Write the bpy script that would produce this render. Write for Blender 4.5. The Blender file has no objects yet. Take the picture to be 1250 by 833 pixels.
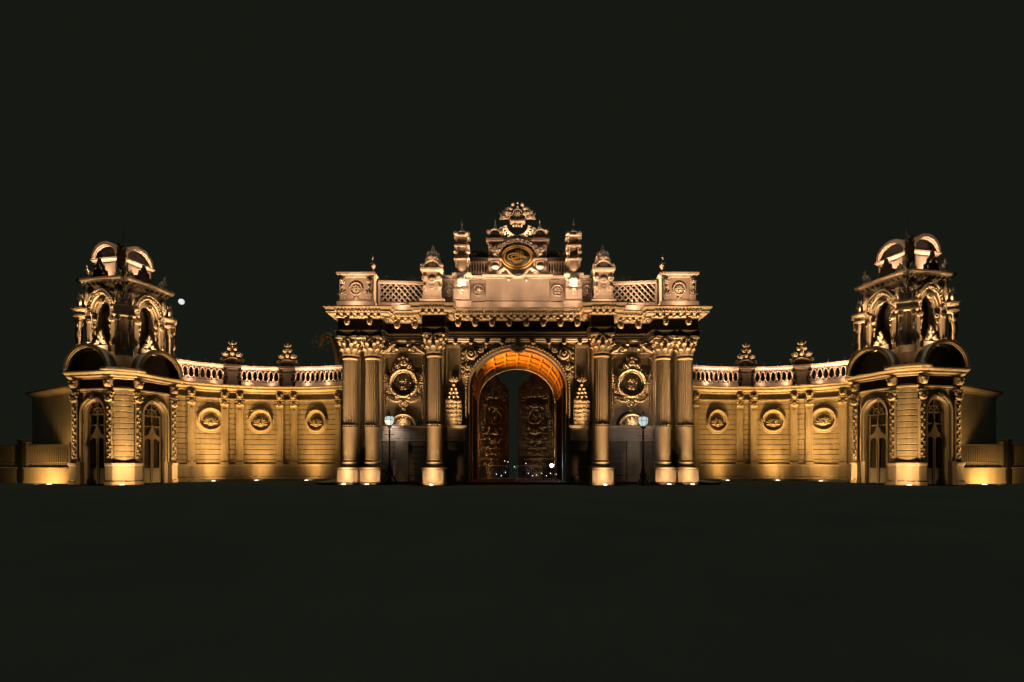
import bpy, math, random
from mathutils import Matrix, Vector
R = math.radians
PI = math.pi
sin, cos = math.sin, math.cos

sc = bpy.context.scene
COL = sc.collection

# ------------------------------------------------------------------ materials
def new_mat(name):
    m = bpy.data.materials.new(name)
    m.use_nodes = True
    nt = m.node_tree
    for n in list(nt.nodes):
        nt.nodes.remove(n)
    out = nt.nodes.new('ShaderNodeOutputMaterial')
    b = nt.nodes.new('ShaderNodeBsdfPrincipled')
    nt.links.new(b.outputs[0], out.inputs[0])
    return m, nt, b

def ramp(nt, fac, stops):
    r = nt.nodes.new('ShaderNodeValToRGB')
    while len(r.color_ramp.elements) < len(stops):
        r.color_ramp.elements.new(0.5)
    for e, (p, c) in zip(r.color_ramp.elements, stops):
        e.position = p
        e.color = (*c, 1)
    nt.links.new(fac, r.inputs[0])
    return r.outputs[0]

def noise(nt, vec, scale, detail=5, rough=0.6):
    n = nt.nodes.new('ShaderNodeTexNoise')
    n.inputs['Scale'].default_value = scale
    n.inputs['Detail'].default_value = detail
    n.inputs['Roughness'].default_value = rough
    if vec is not None:
        nt.links.new(vec, n.inputs['Vector'])
    return n.outputs[0]

def stone(name, base, dark, rough=0.85, bump=0.25, carve=0.0, streak=0.18):
    m, nt, b = new_mat(name)
    geo = nt.nodes.new('ShaderNodeNewGeometry')
    pos = geo.outputs['Position']
    n1 = noise(nt, pos, 0.7, 6)
    c1 = ramp(nt, n1, [(0.3, dark), (0.62, base)])
    mp = nt.nodes.new('ShaderNodeMapping')
    mp.inputs['Scale'].default_value = (2.6, 2.6, 0.22)
    nt.links.new(pos, mp.inputs['Vector'])
    n2 = noise(nt, mp.outputs[0], 1.0, 4)
    c2 = ramp(nt, n2, [(0.36, (1 - streak,) * 3), (0.58, (1, 1, 1))])
    mx = nt.nodes.new('ShaderNodeMix')
    mx.data_type = 'RGBA'
    mx.blend_type = 'MULTIPLY'
    mx.inputs[0].default_value = 0.7
    nt.links.new(c1, mx.inputs[6])
    nt.links.new(c2, mx.inputs[7])
    nt.links.new(mx.outputs[2], b.inputs['Base Color'])
    b.inputs['Roughness'].default_value = rough
    b.inputs['Specular IOR Level'].default_value = 0.06
    n3 = noise(nt, pos, 22.0, 6, 0.6)
    bp = nt.nodes.new('ShaderNodeBump')
    bp.inputs['Strength'].default_value = bump
    bp.inputs['Distance'].default_value = 0.015
    nt.links.new(n3, bp.inputs['Height'])
    nrm = bp.outputs[0]
    if carve > 0:
        v = nt.nodes.new('ShaderNodeTexVoronoi')
        v.feature = 'DISTANCE_TO_EDGE'
        v.inputs['Scale'].default_value = 7.0
        nt.links.new(pos, v.inputs['Vector'])
        r2 = ramp(nt, v.outputs['Distance'], [(0.0, (0, 0, 0)), (0.12, (1, 1, 1))])
        b2 = nt.nodes.new('ShaderNodeBump')
        b2.inputs['Strength'].default_value = carve
        b2.inputs['Distance'].default_value = 0.03
        nt.links.new(r2, b2.inputs['Height'])
        nt.links.new(nrm, b2.inputs['Normal'])
        nrm = b2.outputs[0]
    nt.links.new(nrm, b.inputs['Normal'])
    return m

def plain(name, colr, rough=0.5, metal=0.0, bump=0.0, scale=12):
    m, nt, b = new_mat(name)
    geo = nt.nodes.new('ShaderNodeNewGeometry')
    n = noise(nt, geo.outputs['Position'], scale, 5)
    c = ramp(nt, n, [(0.3, tuple(x * 0.7 for x in colr)), (0.7, colr)])
    nt.links.new(c, b.inputs['Base Color'])
    b.inputs['Roughness'].default_value = rough
    b.inputs['Metallic'].default_value = metal
    if bump:
        bp = nt.nodes.new('ShaderNodeBump')
        bp.inputs['Strength'].default_value = bump
        bp.inputs['Distance'].default_value = 0.03
        nt.links.new(n, bp.inputs['Height'])
        nt.links.new(bp.outputs[0], b.inputs['Normal'])
    return m

def glow(name, colr, strength, base=(0.8, 0.8, 0.8)):
    m, nt, b = new_mat(name)
    b.inputs['Base Color'].default_value = (*base, 1)
    b.inputs['Emission Color'].default_value = (*colr, 1)
    b.inputs['Emission Strength'].default_value = strength
    return m

STONE = stone('limestone', (0.3000, 0.2580, 0.2040), (0.2400, 0.2040, 0.1590))
CARVED = stone('carved_limestone', (0.3120, 0.2700, 0.2160), (0.2280, 0.1920, 0.1500), bump=0.3, carve=0.26)
PLASTER = stone('pale_plaster', (0.4440, 0.3960, 0.3300), (0.3720, 0.3300, 0.2700), streak=0.25)
WINGSTONE = stone('coursed_limestone', (0.3000, 0.2580, 0.1980), (0.1980, 0.1650, 0.1200), streak=0.32)
MARBLE = stone('pale_marble', (0.3600, 0.3180, 0.2760), (0.2760, 0.2340, 0.1980), rough=0.6, bump=0.12)
DARKST = stone('unlit_dark_stone', (0.0780, 0.0660, 0.0528), (0.0450, 0.0390, 0.0300))  # dark tone stands in for unlit stone behind ornament and in silhouettes
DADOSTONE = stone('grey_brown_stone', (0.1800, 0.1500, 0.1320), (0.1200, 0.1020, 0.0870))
SHADEDSTONE = stone('shaded_dark_stone', (0.0300, 0.0258, 0.0210), (0.0168, 0.0144, 0.0120))  # near-black colour puts the shade into friezes, architrave and passage jambs
LEAD = plain('lead_roof', (0.07, 0.075, 0.075), 0.6)
IRON = plain('dark_iron', (0.03, 0.032, 0.03), 0.5, 0.4)
BRONZE = stone('door_bronze', (0.0600, 0.0510, 0.0360), (0.0300, 0.0240, 0.0168), rough=0.5, bump=0.3, carve=0.5)
GOLD = plain('gilding', (0.3300, 0.2160, 0.0480), 0.6, 0.15)
BLACKP = plain('dark_green_panel', (0.02, 0.026, 0.02), 0.35)
STEEL = plain('polished_steel', (0.62, 0.63, 0.64), 0.28, 1.0)
WOOD = plain('painted_window_frame', (0.2040, 0.1680, 0.1140), 0.5)
BARK = plain('bark', (0.16, 0.11, 0.065), 0.9, 0, 0.5, 8)
LEAF = plain('foliage', (0.06, 0.07, 0.03), 0.8)
FENCEM = plain('painted_fence_metal', (0.1800, 0.1560, 0.1200), 0.5)
PAVE = stone('paving_stone', (0.10, 0.10, 0.09), (0.06, 0.06, 0.055), streak=0.1)
KERBM = stone('kerb_stone', (0.13, 0.125, 0.11), (0.08, 0.078, 0.07), streak=0.1)
LENS = glow('flood_lens', (1.0, 0.80, 0.70), 2.2)
GLOBE = glow('lamp_globe', (0.74, 0.90, 0.90), .75)
TINY = glow('tiny_glow', (0.95, 0.95, 0.90), 1.6)
COOLG = glow('cool_lens', (0.62, 0.80, 1.0), 60)

def make_glass():
    m, nt, b = new_mat('dark_window_glass')
    b.inputs['Base Color'].default_value = (0.012, 0.013, 0.012, 1)
    b.inputs['Roughness'].default_value = 0.08
    b.inputs['Specular IOR Level'].default_value = 0.4
    return m
GLASS = make_glass()

def make_ground():
    m, nt, b = new_mat('asphalt')
    geo = nt.nodes.new('ShaderNodeNewGeometry')
    n = noise(nt, geo.outputs['Position'], 0.25, 6)
    c = ramp(nt, n, [(0.3, (0.0165, 0.0202, 0.0180)), (0.7, (0.0205, 0.0250, 0.0220))])
    nt.links.new(c, b.inputs['Base Color'])
    b.inputs['Roughness'].default_value = 0.95
    b.inputs['Specular IOR Level'].default_value = 0.0
    n2 = noise(nt, geo.outputs['Position'], 60, 4)
    bp = nt.nodes.new('ShaderNodeBump')
    bp.inputs['Strength'].default_value = 0.3
    bp.inputs['Distance'].default_value = 0.01
    nt.links.new(n2, bp.inputs['Height'])
    nt.links.new(bp.outputs[0], b.inputs['Normal'])
    return m
ASPHALT = make_ground()

def make_moon():
    m, nt, b = new_mat('moon_surface')
    geo = nt.nodes.new('ShaderNodeNewGeometry')
    n = noise(nt, geo.outputs['Position'], 0.16, 3)
    c = ramp(nt, n, [(0.35, (0.62, 0.63, 0.70)), (0.6, (0.95, 0.95, 1.0))])
    nt.links.new(c, b.inputs['Emission Color'])
    b.inputs['Emission Strength'].default_value = 1.0
    b.inputs['Base Color'].default_value = (0.1, 0.1, 0.1, 1)
    return m
MOON = make_moon()

# ------------------------------------------------------------------ mesh builder
class MB:
    def __init__(s):
        s.v, s.f, s.sm = [], [], []
        s.M = Matrix.Identity(4)
        s.st = []
    def push(s, m):
        s.st.append(s.M.copy()); s.M = s.M @ m; return s
    def pop(s):
        s.M = s.st.pop(); return s
    def add(s, vs, fs, smooth=False):
        o = len(s.v); M = s.M
        s.v.extend([tuple(M @ Vector(p)) for p in vs])
        s.f.extend([tuple(i + o for i in f) for f in fs])
        s.sm.extend([smooth] * len(fs))
    def box(s, x0, x1, y0, y1, z0, z1, bev=0.0):
        if x0 > x1: x0, x1 = x1, x0
        if bev <= 0:
            s.add([(x0,y0,z0),(x1,y0,z0),(x1,y1,z0),(x0,y1,z0),(x0,y0,z1),(x1,y0,z1),(x1,y1,z1),(x0,y1,z1)],
                  [(0,3,2,1),(4,5,6,7),(0,1,5,4),(1,2,6,5),(2,3,7,6),(3,0,4,7)])
        else:
            b = bev
            ring = lambda z, i: [(x0+i,y0+i+b,z),(x0+i+b,y0+i,z),(x1-i-b,y0+i,z),(x1-i,y0+i+b,z),(x1-i,y1-i-b,z),(x1-i-b,y1-i,z),(x0+i+b,y1-i,z),(x0+i,y1-i-b,z)]
            rs = [ring(z0, b), ring(z0+b, 0), ring(z1-b, 0), ring(z1, b)]
            vs = [p for r in rs for p in r]
            fs = [tuple(range(7,-1,-1)), tuple(range(24,32))]
            for k in range(3):
                for i in range(8):
                    j = (i+1) % 8
                    fs.append((k*8+i, k*8+j, k*8+8+j, k*8+8+i))
            s.add(vs, fs)
    def lathe(s, prof, seg=24, c=(0,0), flute=0, fd=0.0, cap=True):
        vs, fs = [], []
        n = len(prof)
        for (r, z, *fl) in prof:
            for i in range(seg):
                a = 2*PI*i/seg
                rr = r
                if flute and (not fl or fl[0]):
                    rr = r*(1 - fd*abs(sin(a*flute/2))**0.7)
                vs.append((c[0]+rr*cos(a), c[1]+rr*sin(a), z))
        for k in range(n-1):
            for i in range(seg):
                j = (i+1) % seg
                fs.append((k*seg+i, k*seg+j, (k+1)*seg+j, (k+1)*seg+i))
        s.add(vs, fs, True)
        if cap:
            s.add(vs[(n-1)*seg:], [tuple(range(seg))]); s.add(vs[:seg], [tuple(range(seg-1, -1, -1))])
    def blob(s, x, y, z, rx, ry, rz, ang=0, seg=8, rings=5):
        """ellipsoid; ang tilts it in the x-z plane"""
        vs, fs = [], []
        ca, sa = cos(ang), sin(ang)
        def tr(p):
            return (x + p[0]*ca - p[2]*sa, y + p[1], z + p[0]*sa + p[2]*ca)
        vs.append(tr((0,0,-rz)))
        for k in range(1, rings):
            t = -PI/2 + PI*k/rings
            for i in range(seg):
                a = 2*PI*i/seg
                vs.append(tr((rx*cos(t)*cos(a), ry*cos(t)*sin(a), rz*sin(t))))
        vs.append(tr((0,0,rz)))
        for i in range(seg):
            fs.append((0, 1+(i+1)%seg, 1+i))
        for k in range(rings-2):
            for i in range(seg):
                j = (i+1)%seg
                fs.append((1+k*seg+i, 1+k*seg+j, 1+(k+1)*seg+j, 1+(k+1)*seg+i))
        t = len(vs)-1; b = 1+(rings-2)*seg
        for i in range(seg):
            fs.append((b+i, b+(i+1)%seg, t))
        s.add(vs, fs, True)
    def tube(s, pts, rad, seg=6, closed=False):
        pts = [Vector(p) for p in pts]
        n = len(pts)
        if not isinstance(rad, (list, tuple)): rad = [rad]*n
        vs, fs = [], []
        up = None
        for i, p in enumerate(pts):
            if closed: t = pts[(i+1)%n]-pts[i-1]
            else: t = pts[min(i+1,n-1)]-pts[max(i-1,0)]
            if t.length < 1e-9: t = Vector((0,0,1))
            t.normalize()
            if up is None:
                up = Vector((0,1,0)) if abs(t.y) < 0.9 else Vector((1,0,0))
            a = up - t*up.dot(t)
            if a.length < 1e-6: a = t.orthogonal()
            a.normalize(); up = a
            b = t.cross(a)
            for k in range(seg):
                w = 2*PI*k/seg
                q = p + a*(rad[i]*cos(w)) + b*(rad[i]*sin(w))
                vs.append(tuple(q))
        m = n if closed else n-1
        for i in range(m):
            for k in range(seg):
                l = (k+1)%seg; j = (i+1)%n
                fs.append((i*seg+k, i*seg+l, j*seg+l, j*seg+k))
        s.add(vs, fs, True)
        if not closed:
            s.add(vs[:seg], [tuple(range(seg-1,-1,-1))]); s.add(vs[(n-1)*seg:], [tuple(range(seg))])
    def ring(s, x, z, rx, rz, th, y=0.0, seg=28, a0=0, a1=2*PI, tube=6):
        full = abs(a1-a0-2*PI) < 1e-6
        n = seg if full else seg+1
        s.tube([(x+rx*cos(a0+(a1-a0)*i/seg), y, z+rz*sin(a0+(a1-a0)*i/seg)) for i in range(n)], th, tube, full)
    def prism(s, poly, y0, y1):
        """x-z outline given depth"""
        n = len(poly)
        vs = [(x,y0,z) for x,z in poly]+[(x,y1,z) for x,z in poly]
        fs = [tuple(range(n)), tuple(range(2*n-1,n-1,-1))]
        for i in range(n):
            j = (i+1)%n
            fs.append((i,i+n,j+n,j))
        s.add(vs, fs)
    def vprism(s, plan, z0, z1):
        n = len(plan)
        vs = [(x,y,z0) for x,y in plan]+[(x,y,z1) for x,y in plan]
        fs = [tuple(range(n-1,-1,-1)), tuple(range(n,2*n))]
        for i in range(n):
            j = (i+1)%n
            fs.append((i,j,j+n,i+n))
        s.add(vs, fs)
    def sweep(s, path, prof, closed=False, caps=True):
        """profile (outwards, z) along a plan path; outwards is to the right of travel (towards -y when going +x)"""
        n = len(path); P = [Vector(p) for p in path]
        cols = []
        for i in range(n):
            d1 = (P[i]-P[i-1]) if (i > 0 or closed) else None
            d2 = (P[(i+1)%n]-P[i]) if (i < n-1 or closed) else None
            if d1 is None: d1 = d2
            if d2 is None: d2 = d1
            d1 = d1.normalized(); d2 = d2.normalized()
            n1 = Vector((d1.y,-d1.x)); n2 = Vector((d2.y,-d2.x))
            b = n1+n2
            if b.length < 1e-6: b = n1
            b.normalize()
            k = 1/max(0.25, b.dot(n1))
            cols.append([(P[i].x+b.x*o*k, P[i].y+b.y*o*k, z) for o, z in prof])
        m = len(prof)
        vs = [p for c in cols for p in c]
        fs = []
        for i in range(n if closed else n-1):
            j = (i+1)%n
            for k in range(m-1):
                fs.append((i*m+k, j*m+k, j*m+k+1, i*m+k+1))
        if not closed and caps:
            fs.append(tuple(range(m))); fs.append(tuple(range((n-1)*m+m-1,(n-1)*m-1,-1)))
        s.add(vs, fs)
    # ---- carved ornament: lies on the plane y and stands out to -y
    def scroll(s, x, z, r, turns=1.4, a0=0.0, d=1, th=0.05, y=0.0, n=18):
        pts, rad = [], []
        for i in range(n+1):
            t = i/n
            rr = r*(1-0.82*t); a = a0+d*2*PI*turns*t
            pts.append((x+rr*cos(a), y-0.3*th-th*1.2*t, z+rr*sin(a)))
            rad.append(th*(0.75+0.5*sin(PI*t)))
        s.tube(pts, rad, 5)
        s.blob(x, y-th*1.2, z, th*1.5, th*1.3, th*1.5, seg=6, rings=4)
    def leaf(s, x, z, ang, ln, w, y=0.0, th=None):
        th = th or w*0.7
        s.blob(x+ln*0.5*cos(ang), y-th*0.4, z+ln*0.5*sin(ang), ln*0.55, th, w, ang, 7, 5)
    def rosette(s, x, z, r, y=0.0, n=8):
        for i in range(n):
            a = 2*PI*i/n
            s.leaf(x+r*0.18*cos(a), z+r*0.18*sin(a), a, r*0.75, r*0.21, y, r*0.2)
        s.blob(x, y-r*0.2, z, r*0.22, r*0.25, r*0.22)
    def shell(s, x, z, r, y=0.0, n=9, a0=0.05, a1=0.95):
        for i in range(n):
            a = PI*(a0+(a1-a0)*i/(n-1))
            s.leaf(x, z, a, r, r*0.13, y, r*0.14)
        s.blob(x, y-r*0.15, z+r*0.05, r*0.22, r*0.2, r*0.18)
    def garland(s, x0, z0, x1, z1, sag, r, y=0.0, n=9):
        for i in range(n):
            t = i/(n-1)
            s.blob(x0+(x1-x0)*t, y-r*0.6, z0+(z1-z0)*t-sag*4*t*(1-t), r*(0.8+0.5*sin(PI*t)), r, r*(0.8+0.5*sin(PI*t)), seg=6, rings=4)
    def acanthus(s, x, z, h, w, y=0.0, n=5):
        """an upright palmette"""
        for i in range(n):
            t = (i-(n-1)/2)/((n-1)/2)
            s.leaf(x, z, PI/2-t*1.05, h*(1-0.3*abs(t)), w*0.16, y, w*0.16)
        s.blob(x, y-w*0.1, z+h*0.08, w*0.18, w*0.16, w*0.14, seg=6, rings=4)
    def field(s, x0, x1, z0, z1, cell, y, seed, mirror=False):
        """a panel filled with carved scrollwork"""
        rnd = random.Random(seed)
        nx = max(1, round((x1-x0)/cell)); nz = max(1, round((z1-z0)/cell))
        dx, dz = (x1-x0)/nx, (z1-z0)/nz
        for j in range(nz):
            for i in range(nx):
                cx, cz = x0+dx*(i+0.5), z0+dz*(j+0.5)
                r = min(dx, dz)*0.5
                k = rnd.random()
                dd = 1 if (i+j) % 2 else -1
                if k < 0.5:
                    s.scroll(cx, cz, r*0.95, 1.3, rnd.random()*6.28, dd, r*0.19, y, 13)
                    s.leaf(cx, cz+r*0.5, rnd.random()*6.28, r*0.9, r*0.22, y)
                elif k < 0.75:
                    s.rosette(cx, cz, r*0.95, y, 6)
                else:
                    s.acanthus(cx, cz-r*0.8, r*1.7, r*1.6, y, 5)
    def build(s, name, mat, parent=None, local=False):
        """links the mesh; verts are world coordinates unless local"""
        me = bpy.data.meshes.new(name)
        vs = s.v
        if parent is not None and not local:
            off = Vector((0,0,0)); p = parent
            while p is not None:
                off += p.location; p = p.parent
            vs = [(a-off.x, b-off.y, c-off.z) for a,b,c in vs]
        me.from_pydata(vs, [], s.f)
        me.polygons.foreach_set('use_smooth', s.sm)
        me.materials.append(mat)
        me.update()
        o = bpy.data.objects.new(name, me)
        COL.objects.link(o)
        if parent is not None: o.parent = parent
        return o

def T(x, y, z=0, a=0):
    return Matrix.Translation((x,y,z)) @ Matrix.Rotation(a, 4, 'Z')

def empty(name, loc=(0,0,0), parent=None):
    o = bpy.data.objects.new(name, None)
    o.empty_display_size = 0.3
    COL.objects.link(o)
    o.location = loc
    if parent is not None: o.parent = parent
    return o
def tag(o, label, cat, group=None):
    o['label'] = label; o['category'] = cat
    if group: o['group'] = group
    return o
def copy_tree(o, parent=None):
    c = o.copy(); COL.objects.link(c)
    c.parent = parent
    for ch in list(o.children):
        if ch.type != 'LIGHT':
            copy_tree(ch, c)
    return c
def arc(cx, cz, rx, rz, a0, a1, n):
    return [(cx+rx*cos(a0+(a1-a0)*i/n), cz+rz*sin(a0+(a1-a0)*i/n)) for i in range(n+1)]

F = 640.0
def X_(off, d): return off*d/F
CAMX, EYE, HZ = -0.36, 1.5, 562.0
def Z_(py, d): return EYE+(HZ-py)*d/F

# ------------------------------------------------------------------ ground
g = MB(); g.box(-600, 600, -600, 600, -1.0, 0)
gr = g.build('ground', ASPHALT); gr['kind'] = 'structure'

# raised forecourt pavement along the foot of the gate and wings
RGT = 1
def wing_xy(t):
    """left half written for positive X (mirrored later); t in metres of X / angle"""
    if t <= 0:
        # towards the gate, radius 12
        a = -t/12.0
        return (17.0-12.0*sin(a), 39.0-12.0*(1-cos(a))-32.0)
    a = t/7.2
    return (17.0+7.2*sin(a), 39.0-6.0*(1-cos(a))-32.0)
T0, T1 = -5.7, 7.2*R(62)

plan = [(12.5, 0.35)]
for i in range(0, 15):
    t = -4.6+(T1-0.4+4.6)*i/14
    x, y = wing_xy(t)
    dx, dy = wing_xy(t+0.01)[0]-x, wing_xy(t+0.01)[1]-y
    l = math.hypot(dx, dy)
    plan.append((x+dy/l*0.95, y-dx/l*0.95))
pv = MB()
inner = [(-x, y) for x, y in plan]
poly = [(-11.9, 0.0)]+inner[0:]+[(-24, 8.5), (24, 8.5)]+[(x, y) for x, y in reversed(plan)]+[(11.9, 0.0), (8.3, 0.0), (8.3, 0.4), (-8.3, 0.4), (-8.3, 0.0)]
pv.vprism(poly, -0.3, 0.14)
p = pv.build('pavement', PAVE); p['kind'] = 'structure'

# ------------------------------------------------------------------ column kit (local, base at 0)
def column_parts(root):
    pd = MB()
    w = 0.70
    pd.box(-w, w, -w, w, 0, 0.16, 0.02)
    pd.box(-w+.06, w-.06, -w+.06, w-.06, 0.16, 0.92, 0.015)
    pd.box(-w-.01, w+.01, -w-.01, w+.01, 0.94, 1.06, 0.012)
    for sx in (0, 1):
        pd.push(Matrix.Rotation(sx*PI/2, 4, 'Z'))
        pd.box(-0.42, 0.42, -w+.045, w-.045, 0.30, 0.80, 0.01)
        pd.pop()
    pd.build('pedestal', MARBLE, root, True)
    b = MB()
    b.box(-.56, .56, -.56, .56, 1.06, 1.13, 0.01)
    b.lathe([(.50,1.13),(.44,1.16),(.44,1.27),(.52,1.31),(.55,1.35),(.55,1.40),(.52,1.44),(.46,1.46),(.46,1.53),(.50,1.56)], 48)
    b.build('base', MARBLE, root, True)
    sh = MB()
    sh.lathe([(.485,1.56,0),(.475,1.62,0),(.472,3.55,0)], 96, flute=20, fd=.2)
    prof = [(.50,3.50,0),(.50,3.56,0)]
    sh.lathe(prof, 48)
    sh.lathe([(.472,3.56,1),(.47,4.2,1),(.455,6.0,1),(.43,7.75,1)], 160, flute=20, fd=.2)
    for i in range(20):
        a = 2*PI*i/20
        sh.blob(.465*cos(a), .465*sin(a), 3.68, .045, .045, .10, seg=6, rings=4)
    sh.lathe([(.43,7.75),(.47,7.80),(.47,7.88),(.43,7.92),(.42,7.98)], 48)
    sh.build('shaft', STONE, root, True)
    c = MB()
    c.lathe([(.41,7.96),(.42,8.3),(.47,8.7),(.58,8.98)], 32)
    for row, (n, z0, h, r0) in enumerate(((8,7.98,.50,.43),(8,8.28,.52,.45))):
        for i in range(n):
            a = 2*PI*(i+row*.5)/n
            c.push(Matrix.Rotation(a, 4, 'Z') @ Matrix.Translation((r0,0,z0)))
            vs, fs = [], []
            K = 6
            for k in range(K+1):
                t = k/K
                wd = .17*(1-.55*t*t)*(1+.12*(k%2))
                ro = .03+.05*t+.16*max(0,t-.55)**1.2*2.2
                zz = h*min(t,1)*(1.0) - .16*max(0,t-.72)*2.2
                vs += [(ro-.02,-wd,zz),(ro+.05,0,zz),(ro-.02,wd,zz)]
            for k in range(K):
                fs += [(k*3,k*3+1,k*3+4,k*3+3),(k*3+1,k*3+2,k*3+5,k*3+4)]
            c.add(vs, fs)
            c.blob(.03+.05+.12, 0, h-.08, .06, .09, .05, seg=6, rings=4)
            c.pop()
    for i in range(4):
        a = PI/4+i*PI/2
        c.push(Matrix.Rotation(a, 4, 'Z') @ Matrix.Translation((.50,0,8.84)))
        for sy in (-1, 1):
            c.scroll(.14, 0, .17, 1.3, PI*1.1, -1, .05, .04*sy, 12)
        c.pop()
        c.push(Matrix.Rotation(i*PI/2, 4, 'Z') @ Matrix.Translation((0,-.55,8.95)))
        c.rosette(0, 0, .13, -.05, 6)
        for sx in (-1, 1):
            c.scroll(.17*sx, -.1, .10, 1.2, PI/2, -sx, .03, 0, 10)
        c.pop()
    ab = []
    for i in range(4):
        a = PI/4+i*PI/2
        for da, r in ((-.09,.93),(.09,.93),(.45,.66),(PI/4,.60),(PI/2-.45,.66)):
            ab.append((r*cos(a+da), r*sin(a+da)))
    c.vprism(ab, 9.02, 9.16)
    c.build('capital', CARVED, root, True)

# ================================================================== CENTRAL GATE
gate = empty('ceremonial_gate', (0, 1.2, 0))
tag(gate, 'tall floodlit stone gate with arched passage and crested attic in the middle', 'gate')

w = MB()
AH, ASP, ARI = 3.05, 6.0, 2.6
def arch_pts(h, zs, rise, n=28):
    return arc(0, zs, h, rise, PI, 0, n)
cen = [(-4.75,0.0),(-4.75,9.38),(4.75,9.38),(4.75,0.0),(AH,0.0)]+list(reversed(arch_pts(AH,ASP,ARI)))+[(-AH,0.0)]
w.prism(cen, 1.2, 7.8)
for s in (-1, 1):
    w.box(s*4.5, s*8.62, 1.7, 7.75, 0, 9.36)
    w.box(s*8.3, s*11.35, 1.95, 7.7, 0, 9.34)
    # pilaster backing each column
    for cx, y0 in ((5.1,1.05),(9.1,1.5),(10.5,1.5)):
        w.box(s*(cx-.42), s*(cx+.42), y0, 2.2, 0.0, 9.32)
w.build('wall', STONE, gate)

# dado with its ledge
for s in (-1, 1):
    for x0, x1, y0 in ((3.35,4.62,0.92),(5.58,8.62,1.42)):
        xs = sorted((s*x0, s*x1))
        pth = [(xs[0],2.0),(xs[0],y0),(xs[1],y0),(xs[1],2.0)]
        dd = MB()
        pr_ = [(-.1,0),(.08,0),(.08,.5),(0,.56)]
        for k in range(6):
            pr_ += [(0,.58+k*.355),(0,.58+k*.355+.31),(-.03,.58+k*.355+.32),(-.03,.58+k*.355+.35)]
        dd.sweep(pth, pr_+[(0,2.72),(-.1,2.72)])
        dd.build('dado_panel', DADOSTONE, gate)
        dd = MB()
        dd.sweep(pth, [(-.1,2.715),(.04,2.715),(.04,2.86),(0,2.9),(0,3.38),(.05,3.42),(.05,3.5),(.14,3.56),(.14,3.68),(-.8,3.70)])
        dd.build('dado_ledge', MARBLE, gate)
    dd = MB(); dd.box(s*6.95, s*7.75, 1.28, 2.0, 0.0, 2.70); dd.build('dado_strip', WINGSTONE, gate)

# columns
col0 = empty('column', (0, 0, 0), gate)
column_parts(col0)
spots = [(-5.1, 0.1), (5.1, 0.1), (-9.1, 0.9), (-10.5, 0.9), (9.1, 0.9), (10.5, 0.9)]
for i, (cx, cy) in enumerate(spots):
    c = col0 if i == 0 else copy_tree(col0, gate)
    c.location = (cx, cy-1.2, 0)

# entablature: architrave, frieze, cornice
def ent_path():
    half = [(-11.18,7.7),(-11.18,0.32),(-8.3,0.32),(-8.3,1.3),(-5.85,1.3),(-5.85,-.48),(-4.35,-.48),(-4.35,.78)]
    return half+[(-x,y) for x,y in reversed(half)]
EP = ent_path()
e = MB()
e.sweep(EP, [(-.3,9.17),(.0,9.17),(.0,9.28),(.03,9.30),(.03,9.42),(.05,9.44),(.09,9.50),(.09,9.57),(-.06,9.58)], caps=True)
e.build('architrave', SHADEDSTONE, gate)
e = MB()
e.sweep(EP, [(-.3,9.575),(-.06,9.575),(-.06,10.2),(-.3,10.2)])
# top slab filling everything behind the frieze
e.box(-11.0, 11.0, 1.5, 7.6, 9.2, 10.85)
e.build('frieze', SHADEDSTONE, gate)
e = MB()
e.sweep(EP, [(-.3,10.19),(-.03,10.19),(.06,10.26),(.10,10.30),(.10,10.40),(.42,10.44),(.42,10.50),(.50,10.53),(.50,10.66),(.56,10.74),(.62,10.80),(.62,10.88),(-.4,10.95)])
def along(path, step, f, inset=0.0):
    for i in range(len(path)-1):
        a, b = Vector(path[i]), Vector(path[i+1])
        L = (b-a).length
        if L < 0.5: continue
        d = (b-a).normalized()
        n = max(1, round((L-2*inset)/step))
        ang = math.atan2(d.y, d.x)
        for k in range(n):
            p = a+d*(inset+(L-2*inset)*(k+.5)/n)
            f(p.x, p.y, ang)
e.build('cornice', CARVED, gate)
# modillion brackets under the cornice and drop corbels on the frieze
md = MB()
def modil(x, y, a):
    md.push(T(x, y, 0, a))
    md.box(-.11, .11, -.41, -.08, 10.28, 10.43, .02)
    md.blob(0, -.37, 10.31, .10, .09, .08, seg=6, rings=4)
    md.pop()
def dentil(x, y, a):
    md.push(T(x, y, 0, a)); md.box(-.05, .05, -.14, -.02, 10.29, 10.39); md.pop()
along(EP[1:-1], .42, modil)
along(EP[1:-1], .21, dentil)
md.sweep(EP, [(-.02,10.305),(.09,10.305),(.09,10.39),(-.02,10.395)])
md.build('modillions', CARVED, gate)
eg = MB()
def egg(x, y, a):
    eg.push(T(x, y, 0, a)); eg.blob(0, -.52, 10.60, .075, .06, .055, seg=6, rings=4); eg.pop()
along(EP[1:-1], .2, egg)
eg.sweep(EP, [(.2,10.56),(.47,10.56),(.47,10.63),(.2,10.63)])
eg.build('egg_moulding', CARVED, gate)
def corbel(x, y, a, z=9.95, s=1.0):
    cb = MB(); cb.push(T(x, y, 0, a))
    cb.box(-.17*s, .17*s, -.22*s, .05, z+.02, z+.24, .02)
    cb.blob(0, -.17*s, z, .17*s, .16*s, .14*s)
    cb.scroll(-.11*s, z+.10, .07*s, 1, 0, 1, .025, -.24*s, 8)
    cb.scroll(.11*s, z+.10, .07*s, 1, PI, -1, .025, -.24*s, 8)
    cb.pop(); cb.build('corbel', CARVED, gate)
for pth in (EP[3:5], EP[7:9], EP[11:13]):
    along(pth, 1.02 if len(pth) else 1, corbel, .1)
for s in (-1, 1):
    for x, y in ((9.1,.36),(10.5,.36)):
        corbel(s*x, y, 0, 9.92, .9)
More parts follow.
